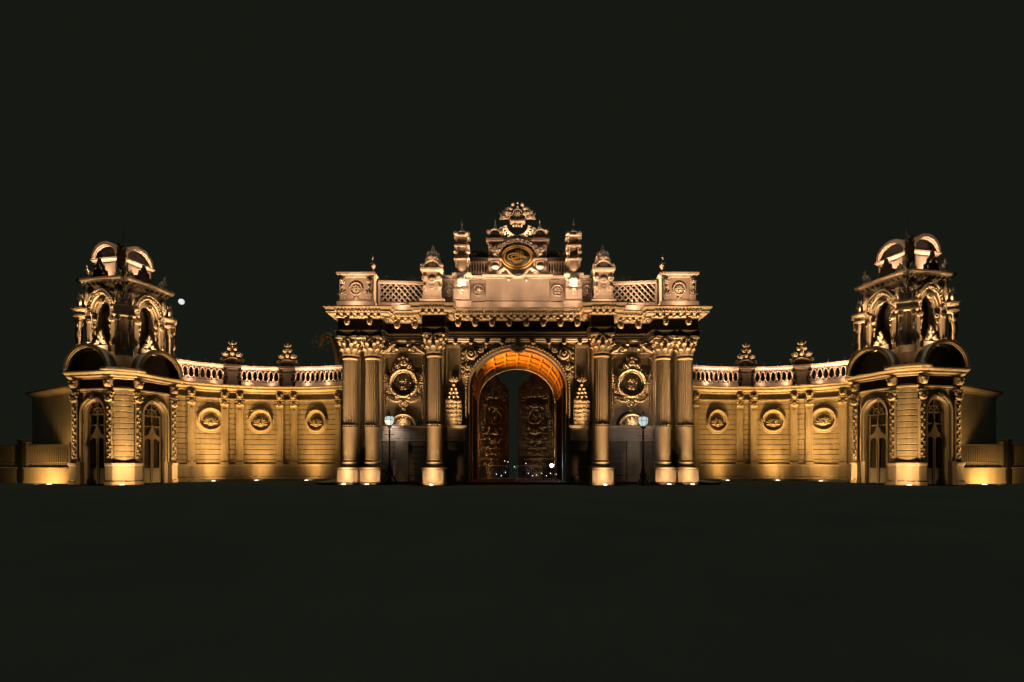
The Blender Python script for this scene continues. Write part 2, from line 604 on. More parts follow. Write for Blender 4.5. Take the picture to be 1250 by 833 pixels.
# lower lit string course with brackets between the columns
st = MB()
for x0, x1, y in ((-4.4,4.4,1.2),(-8.35,-5.6,1.7),(5.6,8.35,1.7)):
    st.sweep([(x0,y),(x1,y)], [(0,8.80),(.10,8.84),(.10,8.94),(.22,9.0),(.22,9.08),(.28,9.12),(0,9.16)])
    n = round((x1-x0)/1.0)
    for k in range(n):
        x = x0+(x1-x0)*(k+.5)/n
        st.box(x-.13, x+.13, y-.36, y-.05, 8.84, 9.10, .02)
        st.blob(x, y-.30, 8.86, .13, .12, .11)
st.build('string_course', CARVED, gate)

# archivolt and spandrels
av = MB()
def arch_band(mb, h0, r0, h1, r1, y0, y1, zs=ASP, n=30, base=None):
    out = arc(0, zs, h1, r1, PI, 0, n); inn = arc(0, zs, h0, r0, PI, 0, n)
    if base is not None:
        out = [(-h1,base)]+out+[(h1,base)]; inn = [(-h0,base)]+inn+[(h0,base)]
    mb.prism(out+list(reversed(inn)), y0, y1)
arch_band(av, 3.06, 2.61, 3.16, 2.71, 1.13, 1.4, base=3.7)
arch_band(av, 3.19, 2.74, 3.30, 2.85, 1.08, 1.4, base=3.7)
arch_band(av, 3.34, 2.89, 3.40, 2.95, 1.14, 1.4, base=3.7)
for i in range(48):
    a = PI*(i+.5)/48
    av.blob(3.25*cos(a), 1.06, ASP+2.8*sin(a), .07, .07, .07, seg=6, rings=4)
for s in (-1, 1):
    for k in range(18):
        av.blob(s*3.25, 1.06, 3.85+k*.12, .06, .06, .05, seg=6, rings=4)
# keystone
av.acanthus(0, 8.25, .75, .9, .95, 7)
av.scroll(-.22, 8.55, .2, 1.2, 0, 1, .05, .92); av.scroll(.22, 8.55, .2, 1.2, PI, -1, .05, .92)
av.build('archivolt', CARVED, gate)
for s in (-1, 1):
    sp = MB()
    rnd = random.Random(5)
    sp.push(Matrix.Diagonal((s,1,1,1)))
    for gx in range(11):
        for gz in range(9):
            x = .55+gx*.29; z = 6.25+gz*.29+(gx%2)*.12
            if z > 8.72 or x > 3.55: continue
            q = (x/3.46)**2+(max(0,z-ASP)/3.0)**2
            if q < 1.03: continue
            r = .15
            if (gx+gz) % 3 == 0: sp.rosette(x, z, r, 1.14, 6)
            else:
                sp.scroll(x, z, r, 1.3, rnd.random()*6, 1 if gx%2 else -1, .036, 1.13, 12)
                sp.leaf(x, z, rnd.random()*6, .2, .055, 1.13)
    sp.prism([(3.58,6.2),(3.58,8.76)]+[(1.3+2.16*(k/10), 6.0+3.0*math.sqrt(max(0,1-((1.3+2.16*(k/10))/3.47)**2))) for k in range(11)], 1.165, 1.19)
    sp.scroll(2.95, 8.2, .42, 1.7, 0, 1, .085, 1.12); sp.rosette(3.2, 6.9, .24, 1.12); sp.acanthus(1.5, 8.42, .3, .4, 1.12, 5)
    sp.scroll(2.3, 8.5, .24, 1.5, 2, -1, .06, 1.14)
    sp.scroll(3.15, 7.4, .26, 1.5, 3, -1, .06, 1.14)
    sp.pop()
    sp.build('spandrel_relief', CARVED, gate)
    # plain strip framed by fillets, beside the arch
    ps = MB()
    x0, x1 = sorted((s*3.62, s*4.5))
    ps.box(x0, x1, 1.10, 1.3, 6.0, 8.78)
    for xx in (x0+.03, x1-.03):
        ps.box(xx-.04, xx+.04, 1.05, 1.2, 5.9, 8.79)
    ps.box(x0, x1, 1.06, 1.2, 8.62, 8.785)
    ps.build('pilaster_strip', WINGSTONE, gate)
    # pyramid of carved trophies standing on the ledge
    tr = MB()
    cx = s*4.02
    tr.box(cx-.52, cx+.52, .86, 1.3, 3.7, 5.3, .02)
    tr.prism([(cx-.45,5.3),(cx-.3,6.0),(cx,6.75),(cx+.3,6.0),(cx+.45,5.3)], .95, 1.3)
    tr.field(cx-.5, cx+.5, 3.75, 5.35, .27, .86, 31)
    for zz, hw in ((5.5,.40),(5.75,.34),(6.0,.26),(6.25,.17)):
        n = max(1, round(hw/.12))
        for k in range(n):
            xx = cx-hw+2*hw*(k+.5)/n
            tr.scroll(xx, zz, .12, 1.2, k*2.0, 1 if k%2 else -1, .035, .93, 10)
            tr.blob(xx, .9, zz, .08, .1, .08, seg=6, rings=4)
    tr.acanthus(cx, 6.4, .5, .35, .93, 5)
    tr.build('trophy_relief', CARVED, gate)
    # framed bay with crowned medallion
    bx = s*7.3
    fr = MB()
    for a, b in ((1.32,.07),(1.18,.05)):
        for sx in (-1, 1):
            fr.box(bx+sx*a-b, bx+sx*a+b, 1.56, 1.8, 3.75, 8.15)
        fr.box(bx-a-b, bx+a+b, 1.558, 1.8, 8.1+(1.32-a), 8.24+(1.32-a))
    for k in range(30):
        for sx in (-1, 1):
            fr.blob(bx+sx*1.25, 1.56, 3.9+k*.142, .05, .06, .05, seg=6, rings=4)
    fr.box(bx-1.38, bx+1.38, 1.5, 1.8, 8.3, 8.42, .02)
    # head panel with masks and volutes above the frame
    fr.box(bx-.75, bx+.75, 1.45, 1.8, 8.45, 8.72, .03)
    for sx in (-1, 1):
        fr.tube([(bx+sx*1.35,1.48,8.35),(bx+sx*1.0,1.42,8.55),(bx+sx*.7,1.40,8.78)], [.07,.1,.08])
        fr.scroll(bx+sx*1.05, 8.62, .2, 1.4, 0 if sx<0 else PI, sx, .06, 1.48)
        fr.blob(bx+sx*.42, 1.42, 8.58, .13, .12, .10)
    fr.build('bay_frame', CARVED, gate)
    me = MB()
    me.ring(bx, 6.45, .86, .86, .12, 1.55, 36)
    me.ring(bx, 6.45, 1.0, 1.0, .05, 1.6, 36)
    me.ring(bx, 6.45, .70, .70, .05, 1.58, 32)
    for k in range(28):
        a = 2*PI*k/28
        me.leaf(bx+.98*cos(a), 6.45+.98*sin(a), a+.5*(-1)**k, .24, .055, 1.58)
        me.blob(bx+.86*cos(a), 1.43, 6.45+.86*sin(a), .05, .05, .05, seg=6, rings=4)
    me.acanthus(bx, 6.0, .5, .5, 1.6, 5); me.rosette(bx, 6.55, .3, 1.6, 8)
    me.add([(bx+.66*cos(2*PI*k/8),1.66,6.45+.66*sin(2*PI*k/8)) for k in range(8)]+[(bx-.26,1.57,6.36),(bx+.26,1.57,6.36),(bx,1.62,6.62)],
           [(3,4,8),(4,5,8),(5,6,8),(6,9,8),(6,7,9),(7,0,9),(0,1,9),(1,10,9),(1,2,10),(2,3,10),(3,8,10),(8,9,10)])
    for k in range(7):
        for sx in (-1, 1):
            zz = 6.95-k*.17; xx = 1.10+.10*sin(k*.9)
            me.scroll(bx+sx*xx, zz, .12, 1.2, k, sx, .035, 1.6, 10)
            me.leaf(bx+sx*xx, zz, (0 if sx>0 else PI)+.4*sx*(k-3), .24, .05, 1.58)
    # crown
    me.rosette(bx, 7.48, .20, 1.5, 8)
    me.acanthus(bx, 7.55, .55, .6, 1.52, 7)
    for sx in (-1, 1):
        me.scroll(bx+sx*.34, 7.55, .22, 1.5, PI/2, -sx, .06, 1.52)
        me.scroll(bx+sx*.55, 7.3, .16, 1.3, PI/2, sx, .045, 1.54)
        me.scroll(bx+sx*.25, 8.0, .13, 1.3, PI/2, -sx, .045, 1.5)
        # festoons below
        me.garland(bx+sx*1.05, 5.55, bx+sx*.2, 5.35, .16, .085, 1.58, 8)
        me.garland(bx+sx*1.1, 5.9, bx+sx*1.08, 5.0, 0, .06, 1.6, 7)
        me.scroll(bx+sx*.36, 5.55, .18, 1.3, 0, sx, .05, 1.55)
    me.blob(bx, 1.5, 8.05, .14, .12, .16)
    me.rosette(bx, 5.18, .22, 1.55, 8)
    me.ring(bx, 5.18, .27, .3, .045, 1.58, 20)
    me.acanthus(bx, 4.6, -.01+.36, .4, 1.58, 5)
    me.build('medallion', CARVED, gate)
    shl = MB()
    shl.shell(bx, 3.72, .62, 1.45, 11)
    shl.ring(bx, 3.72, .78, .72, .09, 1.45, 18, 0, PI)
    shl.ring(bx, 3.72, .64, .60, .04, 1.45, 18, 0, PI)
    shl.build('shell_niche', CARVED, gate)
    # strip between paired columns
    bt = MB()
    for zz in (5.2, 5.55, 5.9, 6.25, 6.6):
        bt.rosette(s*9.8, zz, .17, 1.9, 6)
    bt.box(s*9.8-.27, s*9.8+.27, 1.9, 2.0, 3.45, 7.95, .02)
    bt.ring(s*9.8, 5.9, .2, .55, .04, 1.9)
    bt.build('flower_drop', CARVED, gate)

# passage vault: ribs, coffers
vt = MB()
for y in (1.55, 3.2, 4.9, 6.5):
    arch_band(vt, 2.92, 2.47, 3.055, 2.60, y, y+.28, base=None)
for k in range(11):
    a = PI*(k+.5)/11
    x, z = 3.0*cos(a), ASP+2.55*sin(a)
    vt.push(Matrix.Translation((x,0,z)) @ Matrix.Rotation(-(a-PI/2), 4, 'Y'))
    vt.box(-.06, .06, 1.6, 7.5, -.05, .06)
    vt.pop()
    for yy in (2.5, 4.2, 5.8):
        a2 = PI*k/11+PI/22*2
        if k == 10: continue
        vt.push(Matrix.Translation((3.02*cos(a2), yy, ASP+2.57*sin(a2))) @ Matrix.Rotation(-(a2-PI/2), 4, 'Y') @ Matrix.Rotation(-PI/2, 4, 'X'))
        vt.rosette(0, 0, .24, 0, 6)
        vt.pop()
for s in (-1, 1):
    for y in (1.6, 7.3):
        vt.box(s*2.90, s*3.06, y, y+.42, 0.0, 6.0)
        vt.box(s*2.84, s*3.055, y-.05, y+.47, 5.85, 6.06, .02)
    vt.box(s*2.93, s*3.055, 2.0, 7.3, 5.88, 6.04)
arch_band(vt, 2.86, 2.38, 3.05, 2.6, 7.45, 7.9, base=0.0)
vt.build('vault', STONE, gate)
for s in (-1, 1):
    jl = MB(); jl.box(s*2.985, s*3.055, 2.04, 7.28, 0.0, 5.86); jl.build('jamb_shade_sheet', SHADEDSTONE, gate)  # added dark sheets, shade of the unlit jambs put into their colour

# the two door leaves at the far end of the passage
def door_leaf(name_parent, x0, open_ang, flip, frame_mat):
    """leaf hinged at the outer jamb, local x from hinge to meeting edge"""
    hx = x0
    root = empty('door_leaf', (hx, 8.05-1.2, 0), gate)
    W = 2.84
    sgn = -1 if flip else 1
    open_ang = -open_ang if flip else open_ang
    m = MB()
    m.push(Matrix.Rotation(open_ang, 4, 'Z') @ Matrix.Diagonal((sgn,1,1,1)))
    m.box(0.02, W, 0, .12, .06, 6.5)
    m.prism([(.02,6.5),(.04,7.0),(.3,7.25),(.5,7.7),(1.0,7.9),(1.4,8.2),(1.9,8.0),(2.1,7.6),(W-.3,7.5),(W-.25,7.2),(W,7.1),(W,6.5)], .001, .119)
    m.pop()
    m.build('door_panel', BRONZE, root, True)
    c = MB()
    c.push(Matrix.Rotation(open_ang, 4, 'Z') @ Matrix.Diagonal((sgn,1,1,1)))
    cx = W*.55
    for xx in (.16, W-.12):
        c.box(xx-.06, xx+.06, -.09, .02, .1, 6.6)
    c.box(.5, .56, -.06, .02, 3.0, 6.4); c.box(W-.5, W-.44, -.06, .02, 3.0, 6.4)
    for zz in (.3, 1.6, 2.9):
        c.box(.22, W-.18, -.07, .02, zz-.06, zz+.06)
    c.ring(cx, 4.85, .5, .55, .08, -.03, 28); c.ring(cx, 4.85, .36, .4, .04, -.03, 24)
    c.rosette(cx, 4.85, .28, -.02)
    c.shell(cx, 6.35, .8, -.02, 11)
    for sx in (-1, 1):
        c.scroll(cx+sx*.75, 6.5, .34, 1.5, 0, sx, .07, -.02)
        c.scroll(cx+sx*.45, 7.1, .26, 1.5, 0, -sx, .06, -.02)
        c.scroll(cx+sx*.3, 3.0, .22, 1.4, 0, sx, .05, -.02)
        c.scroll(cx+sx*.55, 5.6, .2, 1.4, 0, sx, .05, -.02)
        c.scroll(cx+sx*.55, 4.05, .2, 1.4, 0, -sx, .05, -.02)
        c.garland(cx+sx*.65, 5.5, cx+sx*.65, 3.4, 0, .06, -.01, 12)
    c.field(.62, W-.55, 5.55, 7.35, .36, -.03, 12); c.field(.62, W-.55, 3.0, 4.25, .36, -.03, 14)
    c.field(.26, .5, 3.0, 6.9, .24, -.02, 15); c.field(W-.42, W-.2, 3.0, 6.9, .22, -.02, 16)
    c.acanthus(cx, 5.5, .7, .7, -.02, 7); c.acanthus(cx, 3.5, .6, .6, -.02, 5)
    c.field(.65, W-.65, 1.75, 2.8, .42, -.01, 8)
    c.field(.3, W-.25, .42, 1.5, .5, -.01, 9)
    for k in range(44):
        c.blob(.16, -.12, .3+k*.145, .05, .05, .05, seg=6, rings=4)
    c.pop()
    c.build('door_relief', BRONZE, root, True)
door_leaf(gate, 2.95, R(6), True, None)
door_leaf(gate, -2.95, R(35), False, None)

# ---------------------------------------------------------------- attic
AZ = 10.94
at = MB()
# stepped base under the whole attic
AP = [(-11.25,5.0),(-11.25,.75),(-9.0,.75),(-9.0,1.75),(-6.0,1.45),(-6.0,.25),(-4.6,.25),(-4.6,1.0),(-4.05,1.0),(-4.05,.62),(-2.95,.62),(-2.95,.95),
      (-2.0,.95),(-2.0,.80)]
AP = AP+[(-x,y) for x,y in reversed(AP)]
at.sweep(AP, [(.06,AZ-.1),(.06,11.42),(.0,11.48),(-.3,11.48)])
at.box(-4.7, 4.7, 1.08, 4.0, AZ-.2, 13.0)
for s in (-1, 1):
    at.box(s*4.6, s*8.95, 2.2, 4.0, AZ-.2, 11.4)
at.sweep([(-4.6,1.06),(-2.05,1.06),(-2.05,.86),(2.05,.86),(2.05,1.06),(4.6,1.06)], [(0,12.86),(.06,12.9),(.06,12.98),(.14,13.03),(.14,13.12),(-.3,13.14)])
at.prism([(-1.98,11.48),(1.98,11.48),(1.98,12.9),(-1.98,12.9)], .84, 1.2)
at.box(-1.98, 1.98, .80, 1.2, 11.50, 11.62)
at.build('attic_wall', MARBLE, gate)
for s in (-1, 1):
    # end block
    b = MB()
    b.push(T(s*10.12, .75, 0))
    b.box(-1.08, 1.08, .12, 1.5, AZ, 13.0)
    b.box(-1.06, 1.06, .0, 1.4, 11.2, 11.55, .02)
    b.sweep([(-1.05,1.45),(-1.05,.1),(1.05,.1),(1.05,1.45)], [(0,12.92),(.07,12.98),(.07,13.06),(.16,13.12),(.16,13.24),(.05,13.3),(-.3,13.3)])
    for sx in (-1, 1):
        b.box(sx*1.02, sx*.66, -.03, .2, 11.55, 12.9, .02)
        b.scroll(sx*.84, 12.68, .16, 1.3, 0, sx, .05, -.03)
        b.acanthus(sx*.84, 11.75, .5, .32, -.03, 5)
        b.leaf(sx*.84, 12.2, PI/2, .3, .08, -.03)
    b.ring(0, 12.25, .38, .38, .07, .1, 24)
    b.rosette(0, 12.25, .3, .1)
    b.acanthus(0, 11.55, .3, .3, .1, 5)
    b.pop()
    b.build('end_block', CARVED, gate)
    fz = MB()
    fz.push(T(s*9.2, 1.2, 13.28))
    fz.lathe([(.2,0),(.2,.1),(.1,.16),(.07,.3),(.16,.42),(.2,.55),(.14,.68),(.05,.74),(.03,.95),(.08,1.05),(.03,1.14),(.001,1.4)], 14)
    fz.pop()
    fz.build('finial', CARVED, gate)
    # lattice balustrade
    lt = MB()
    lt.push(T(s*7.45, 1.62, 0, R(-6)*-s*-1))
    hw = 1.42
    lt.box(-hw-.05, hw+.05, .02, .34, 11.0, 11.62, .02)
    lt.box(-hw-.05, hw+.05, .0, .36, 12.82, 13.02, .03)
    for sx in (-1, 1): lt.box(sx*hw-.07, sx*hw+.07, .05, .3, 11.6, 12.85)
    zz0, zz1 = 11.62, 12.82
    hh = zz1-zz0
    for k in range(-4, 12):
        for dd_ in (-1, 1):
            xa = -hw+k*.36
            # strip climbing at 45 degrees, clipped to the panel
            pts = []
            for t in range(0, 13):
                zt = hh*t/12; xt = xa+dd_*zt*.9
                if -hw <= xt <= hw: pts.append((xt, .17+(.03 if dd_>0 else -.03), zz0+zt))
            if len(pts) > 1: lt.tube([pts[0], pts[-1]], .055, 4)
    rndk = 0
    for i in range(8):
        for j in range(3):
            x = -hw+.18+i*.36; z = zz0+.2+j*.4
            lt.blob(x, .12, z, .05, .05, .05, seg=6, rings=4)
    lt.pop()
    lt.build('lattice_balustrade', MARBLE, gate)
    cr = MB()
    for i in range(9):
        x = s*(6.3+i*.27)
        if i % 2 == 0: cr.acanthus(x, 13.0, .42, .36, 1.95, 5); cr.blob(x, 1.95, 13.4, .06, .05, .07, seg=6, rings=4)
        else: cr.scroll(x, 13.14, .13, 1.2, PI/2, 1, .035, 1.95, 9)
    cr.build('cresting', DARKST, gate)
    # urn pier
    u = MB()
    u.push(T(s*5.3, .25, 0))
    u.box(-.62, .62, .05, 1.2, AZ, 11.62, .02)
    u.box(-.56, .56, .1, 1.1, 11.6, 13.2)
    u.sweep([(-.56,1.1),(-.56,.1),(.56,.1),(.56,1.1)], [(0,13.1),(.06,13.16),(.14,13.22),(.14,13.34),(0,13.36)])
    for sx in (-1, 1):
        u.scroll(sx*.42, 12.75, .2, 1.4, PI/2, -sx, .06, .08)
        u.leaf(sx*.42, 12.5, -PI/2, .6, .08, .08)
        u.blob(sx*.5, .06, 12.2, .09, .1, .14)
        u.scroll(sx*.55, 13.5, .14, 1.4, PI/2, -sx, .05, .1)
    u.acanthus(0, 12.45, .5, .5, .08, 7)
    u.rosette(0, 12.2, .2, .08)
    u.ring(0, 13.36, .5, .5, .09, .15, 16, 0, PI)
    u.shell(0, 13.36, .42, .15, 9)
    u.pop()
    u.build('urn_pier', CARVED, gate)
    un = MB()
    un.push(T(s*5.3, .75, 13.34))
    un.lathe([(.4,0),(.42,.1),(.34,.2),(.30,.35),(.42,.5),(.46,.7),(.38,.95),(.24,1.1),(.2,1.2),(.1,1.3),(.12,1.4),(.05,1.5),(.001,1.62)], 18)
    for i in range(8):
        a = 2*PI*i/8
        un.blob(.42*cos(a), .42*sin(a), .62, .07, .07, .22, seg=6, rings=4)
        un.blob(.34*cos(a), .34*sin(a), 1.02, .06, .06, .12, seg=6, rings=4)
    un.pop()
    un.build('urn', CARVED, gate)
    # little medallion panels of the attic
    md2 = MB()
    md2.ring(s*4.32, 12.2, .24, .36, .045, 1.05, 20); md2.rosette(s*4.32, 12.2, .2, 1.06)
    md2.build('attic_rosette', MARBLE, gate); md2 = MB()
    md2.box(s*2.95, s*2.03, 1.02, 1.2, 11.5, 12.85)
    md2.ring(s*2.48, 12.2, .36, .34, .055, 1.0, 24); md2.rosette(s*2.48, 12.2, .28, 1.0)
    md2.build('attic_medallion', MARBLE, gate)
    # bracketed pier carrying a tall pinnacle
    k = MB()
    k.push(T(s*3.5, .62, 0))
    k.box(-.50, .50, .04, .8, AZ, 12.2)
    k.box(-.46, .46, .1, .8, 12.15, 13.0)
    k.sweep([(-.46,.8),(-.46,.1),(.46,.1),(.46,.8)], [(0,12.9),(.08,12.98),(.14,13.04),(.14,13.16),(0,13.2)])
    # scroll bracket, a rolled volute facing out
    k.tube([(0,.06,12.9),(0,-.08,12.75),(0,-.14,12.55),(0,-.06,12.4)], [.30,.30,.27,.2], 10)
    k.blob(0, -.08, 12.42, .34, .16, .16)
    k.acanthus(0, 12.0, .3, .4, -.05, 5)
    k.blob(0, -.02, 11.95, .12, .12, .16)
    for sx in (-1, 1):
        k.scroll(sx*.34, 12.78, .11, 1.3, PI/2, sx, .04, .04)
    k.pop()
    k.build('bracket_pier', MARBLE, gate)
    pn = MB()
    pn.push(T(s*3.5, 1.15, 0))
    def slab(z, hw, h):
        pn.box(-hw, hw, -hw, hw, z, z+h, .03)
    for sx in (-1, 1):
        for sy in (-1, 1):
            pn.lathe([(.09,13.15),(.09,13.25),(.065,13.3),(.06,14.0),(.09,14.05)], 10, (sx*.36, sy*.36))
            pn.lathe([(.08,14.3),(.055,14.4),(.055,14.8),(.08,14.86)], 10, (sx*.34, sy*.34))
    pn.box(-.27, .27, -.27, .27, 13.1, 14.1); pn.box(-.24, .24, -.24, .24, 14.2, 15.6)
    slab(14.02, .50, .12); slab(14.16, .44, .12); slab(14.84, .47, .14); slab(15.0, .42, .06)
    pn.box(-.30, .30, -.30, .30, 15.05, 15.5)
    slab(15.5, .48, .12)
    for sx in (-1, 1):
        pn.scroll(sx*.36, 15.66, .13, 1.3, PI/2, -sx, .05, -.4)
        pn.leaf(sx*.44, 15.3, PI/2, .3, .06, -.36)
        pn.scroll(sx*.4, 14.5, .12, 1.3, PI/2, sx, .04, -.42)
    pn.ring(0, 15.6, .28, .2, .05, -.4, 10, 0, PI)
    pn.tube([(0,0,15.6),(s*.02,0,16.1),(s*.05,0,16.8)], [.12,.05,.015], 8)
    pn.blob(0, 0, 16.0, .12, .12, .12); pn.blob(s*.03, 0, 16.4, .07, .07, .08)
    pn.pop()
    pn.build('pinnacle', CARVED, gate)
    # second tier: baluster run, pier and mini pedestal
    bl = MB()
    bl.box(s*3.1, s*1.85, 1.7, 2.3, 14.305, 14.55, .02)
    bl.box(s*3.1, s*1.85, 2.1, 2.3, 13.5, 14.3); bl.box(s*3.1, s*1.85, 2.2, 2.5, 14.5, 14.92)
    bl.box(s*3.1, s*1.85, 1.75, 2.4, 13.0, 13.5)
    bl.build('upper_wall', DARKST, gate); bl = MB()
    for i in range(7):
        x = s*(1.97+i*.175)
        bl.lathe([(.06,13.5),(.07,13.6),(.045,13.75),(.03,14.0),(.05,14.2),(.07,14.3)], 8, (x, 1.88))
        bl.ring(x, 14.2, .085, .1, .025, 1.76, 8, 0, PI, 5)
    uc = MB()
    for k in range(3):
        uc.scroll(s*(2.95-k*.32), 15.05, .15, 1.3, PI/2, -s, .045, 2.15); uc.acanthus(s*(2.8-k*.32), 14.92, .36, .3, 2.2, 3)
    uc.build('upper_cresting', DARKST, gate)
    bl.build('upper_balusters', CARVED, gate)
    pr = MB()
    pr.push(T(s*1.45, 1.6, 0))
    pr.box(-.42, .42, .1, 1.0, 13.0, 15.4)
    pr.box(-.46, .46, -.1, 1.0, 14.30, 14.46, .03)
    pr.box(-.30, .30, -.12, .2, 13.85, 14.3, .06)
    pr.blob(0, -.1, 13.86, .3, .16, .16); pr.blob(0, -.06, 13.58, .12, .12, .12)
    pr.box(-.16, .16, -.02, .3, 14.46, 15.4)
    pr.acanthus(0, 14.85, .5, .5, -.03, 5); pr.blob(0, -.04, 14.75, .12, .12, .14)
    for sx in (-1, 1):
        pr.scroll(sx*.26, 15.25, .15, 1.3, PI/2, -sx, .05, 0)
    pr.sweep([(-.42,1),(-.42,.08),(.42,.08),(.42,1)], [(0,15.34),(.06,15.4),(.06,15.5),(.16,15.56),(.16,15.72),(0,15.75)])
    pr.ring(0, 16.0, .36, .32, .06, .0, 12, 0, PI)
    for sx in (-1, 1):
        pr.scroll(sx*.40, 16.15, .13, 1.3, 0, sx, .05, .0)
        pr.box(sx*.40-.05, sx*.40+.05, -.02, .3, 15.72, 16.2)
    pr.box(-.36, .36, .1, .6, 15.7, 16.1)
    pr.lathe([(.2,16.1),(.24,16.3),(.12,16.5),(.04,16.8),(.001,17.2)], 12, (0,.35))
    pr.pop()
    pr.build('upper_pier', CARVED, gate)
# central upper wall with the oval emblem
uw = MB()
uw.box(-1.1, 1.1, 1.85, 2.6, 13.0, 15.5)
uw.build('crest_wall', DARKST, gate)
uw = MB()
uw.sweep([(-1.05,1.8),(1.05,1.8)], [(0,15.42),(.08,15.48),(.08,15.56),(.2,15.62),(.2,15.76),(-.3,15.78)])
uw.build('crest_cornice', MARBLE, gate)
em = MB()
em.ring(0, 14.55, 1.0, .74, .08, 1.66, 44); em.ring(0, 14.55, .86, .61, .05, 1.64, 40)
em.build('emblem_frame', GOLD, gate)
ep = MB()
ep.push(Matrix.Translation((0,1.66,14.55)) @ Matrix.Rotation(PI/2, 4, 'X'))
ep.push(Matrix.Diagonal((1,.72,1,1)))
ep.lathe([(.9,0),(.88,.04),(.001,.05)], 40)
ep.pop(); ep.pop()
emo = ep.build('emblem_panel', BLACKP, gate)
tg = MB()
# flowing gilded calligraphy: loops at the left, three tall strokes, a long sweep and a knotted base
def curve(pts, r):
    out = []
    P = [Vector((a,1.58,14.55+b)) for a,b in pts]
    for i in range(len(P)-1):
        p0, p1, p2, p3 = P[max(i-1,0)], P[i], P[i+1], P[min(i+2,len(P)-1)]
        for k in range(6):
            t = k/6
            out.append(0.5*((2*p1)+(p2-p0)*t+(2*p0-5*p1+4*p2-p3)*t*t+(3*p1-p0-3*p2+p3)*t**3))
    out.append(P[-1])
    n = len(out)
    tg.tube(out, [r*(.5+.7*sin(PI*i/(n-1))) for i in range(n)], 5)
curve([(.55,-.05),(.2,.1),(-.2,.22),(-.58,.1),(-.55,-.15),(-.2,-.12),(.15,-.02),(.6,-.12)], .035)
curve([(.5,-.12),(.1,.06),(-.25,.1),(-.42,.0),(-.3,-.1),(0,-.1)], .03)
for x in (-.12, .04, .2):
    curve([(x-.04,-.3),(x,0),(x+.02,.42),(x-.04,.36)], .025)
    curve([(x+.02,.40),(x+.16,.2),(x+.1,.05)], .018)
for j in range(4):
    curve([(-.4+.05*j,-.2-.06*j),(-.05,-.26-.05*j),(.35-.06*j,-.2-.06*j)], .03)
tg.build('emblem_script', GOLD, gate)
sg = MB()
for i in range(13):
    a = PI*(i+.5)/13
    x, z = 1.22*cos(a), 14.6+.93*sin(a)
    sg.ring(x, z, .16, .16, .07, 1.60, 10, a-PI/2, a+PI/2, 5)
    sg.blob(x, 1.66, z, .07, .07, .07, seg=6, rings=4)
sg.build('emblem_garland', MARBLE, gate)
# swan-neck moulding under the oval
sg = MB()
for s in (-1, 1):
    sg.tube([(s*2.0,.86,13.15),(s*1.4,.84,13.2),(s*1.1,.82,13.4),(s*.85,.8,13.55),(s*.62,.8,13.42),(s*.5,.78,13.2),(s*.25,.78,13.02),(0,.78,12.98)], [.07,.08,.09,.1,.09,.09,.09,.09], 8)
    sg.tube([(s*2.0,.92,13.24),(s*1.3,.92,13.36),(s*1.0,.9,13.65),(s*.9,1.2,13.8)], [.05,.06,.07,.06], 6)
    sg.blob(s*.55, .76, 12.78, .1, .1, .1)
    sg.scroll(s*.95, 13.75, .18, 1.3, PI/2, -s, .05, 1.6)
sg.rosette(0, 13.32, .24, .9)
sg.build('swan_neck_moulding', MARBLE, gate)
# crowning trophy
cr = MB()
cr.push(Matrix.Translation((0,0,15.75)) @ Matrix.Diagonal((1.08,1,1.08,1)) @ Matrix.Translation((0,0,-15.75)))
Y = 1.95
cr.box(-.62, .62, Y-.2, Y+.4, 15.75, 15.95, .02)
for i in range(15):
    a = PI+PI*(i+.5)/15
    cr.blob(.68*cos(a), Y-.06, 16.62+.62*sin(a), .085, .09, .075, seg=6, rings=4)
    cr.leaf(.68*cos(a), 16.62+.62*sin(a), a, .17, .05, Y-.06)
cr.box(-.46, .46, Y-.12, Y+.15, 16.72, 17.0, .04)
for i in range(7):
    cr.blob(-.36+i*.12, Y-.13, 16.86, .045, .05, .09, seg=6, rings=4)
for i in range(4):
    cr.blob(-.24+i*.16, Y-.1, 16.58, .07, .07, .1, seg=6, rings=4)
for s in (-1, 1):
    cr.tube([(s*1.08,Y,17.0),(s*.85,Y-.02,17.3),(s*.62,Y-.02,17.62),(s*.5,Y,17.72)], [.03,.1,.11,.05], 7)
    cr.tube([(s*1.06,Y,17.0),(s*.7,Y-.02,17.06),(s*.5,Y-.02,17.05)], [.03,.06,.06], 6)
    cr.leaf(s*.75, 17.15, PI/2-s*.4, .4, .07, Y)
    cr.scroll(s*.48, 17.35, .16, 1.2, 0, s, .06, Y)
    cr.tube([(s*.12,Y,17.05),(s*.28,Y,17.3),(s*.22,Y,17.55),(0,Y,17.62)], .05, 6)
    cr.blob(s*.24, Y, 17.95, .06, .06, .06)
for s in (-1, 1):
    for k, (x, z, q) in enumerate(((.82,17.12,.12),(.66,17.36,.12),(.42,17.62,.10),(.3,17.85,.09),(.95,16.35,.16),(.8,16.1,.14))):
        cr.scroll(s*x, z, q, 1.3, k, s, .045, Y-.05)
    for k in range(4):
        cr.leaf(s*(.46+.14*k), 17.05+.02*k, PI/2-s*(.3+.12*k), .5-.06*k, .055, Y-.04)
cr.rosette(0, 17.3, .22, Y-.02); cr.blob(0, Y, 17.76, .07, .07, .08); cr.blob(0, Y, 17.98, .07, .07, .07)
cr.build('crest', CARVED, gate)

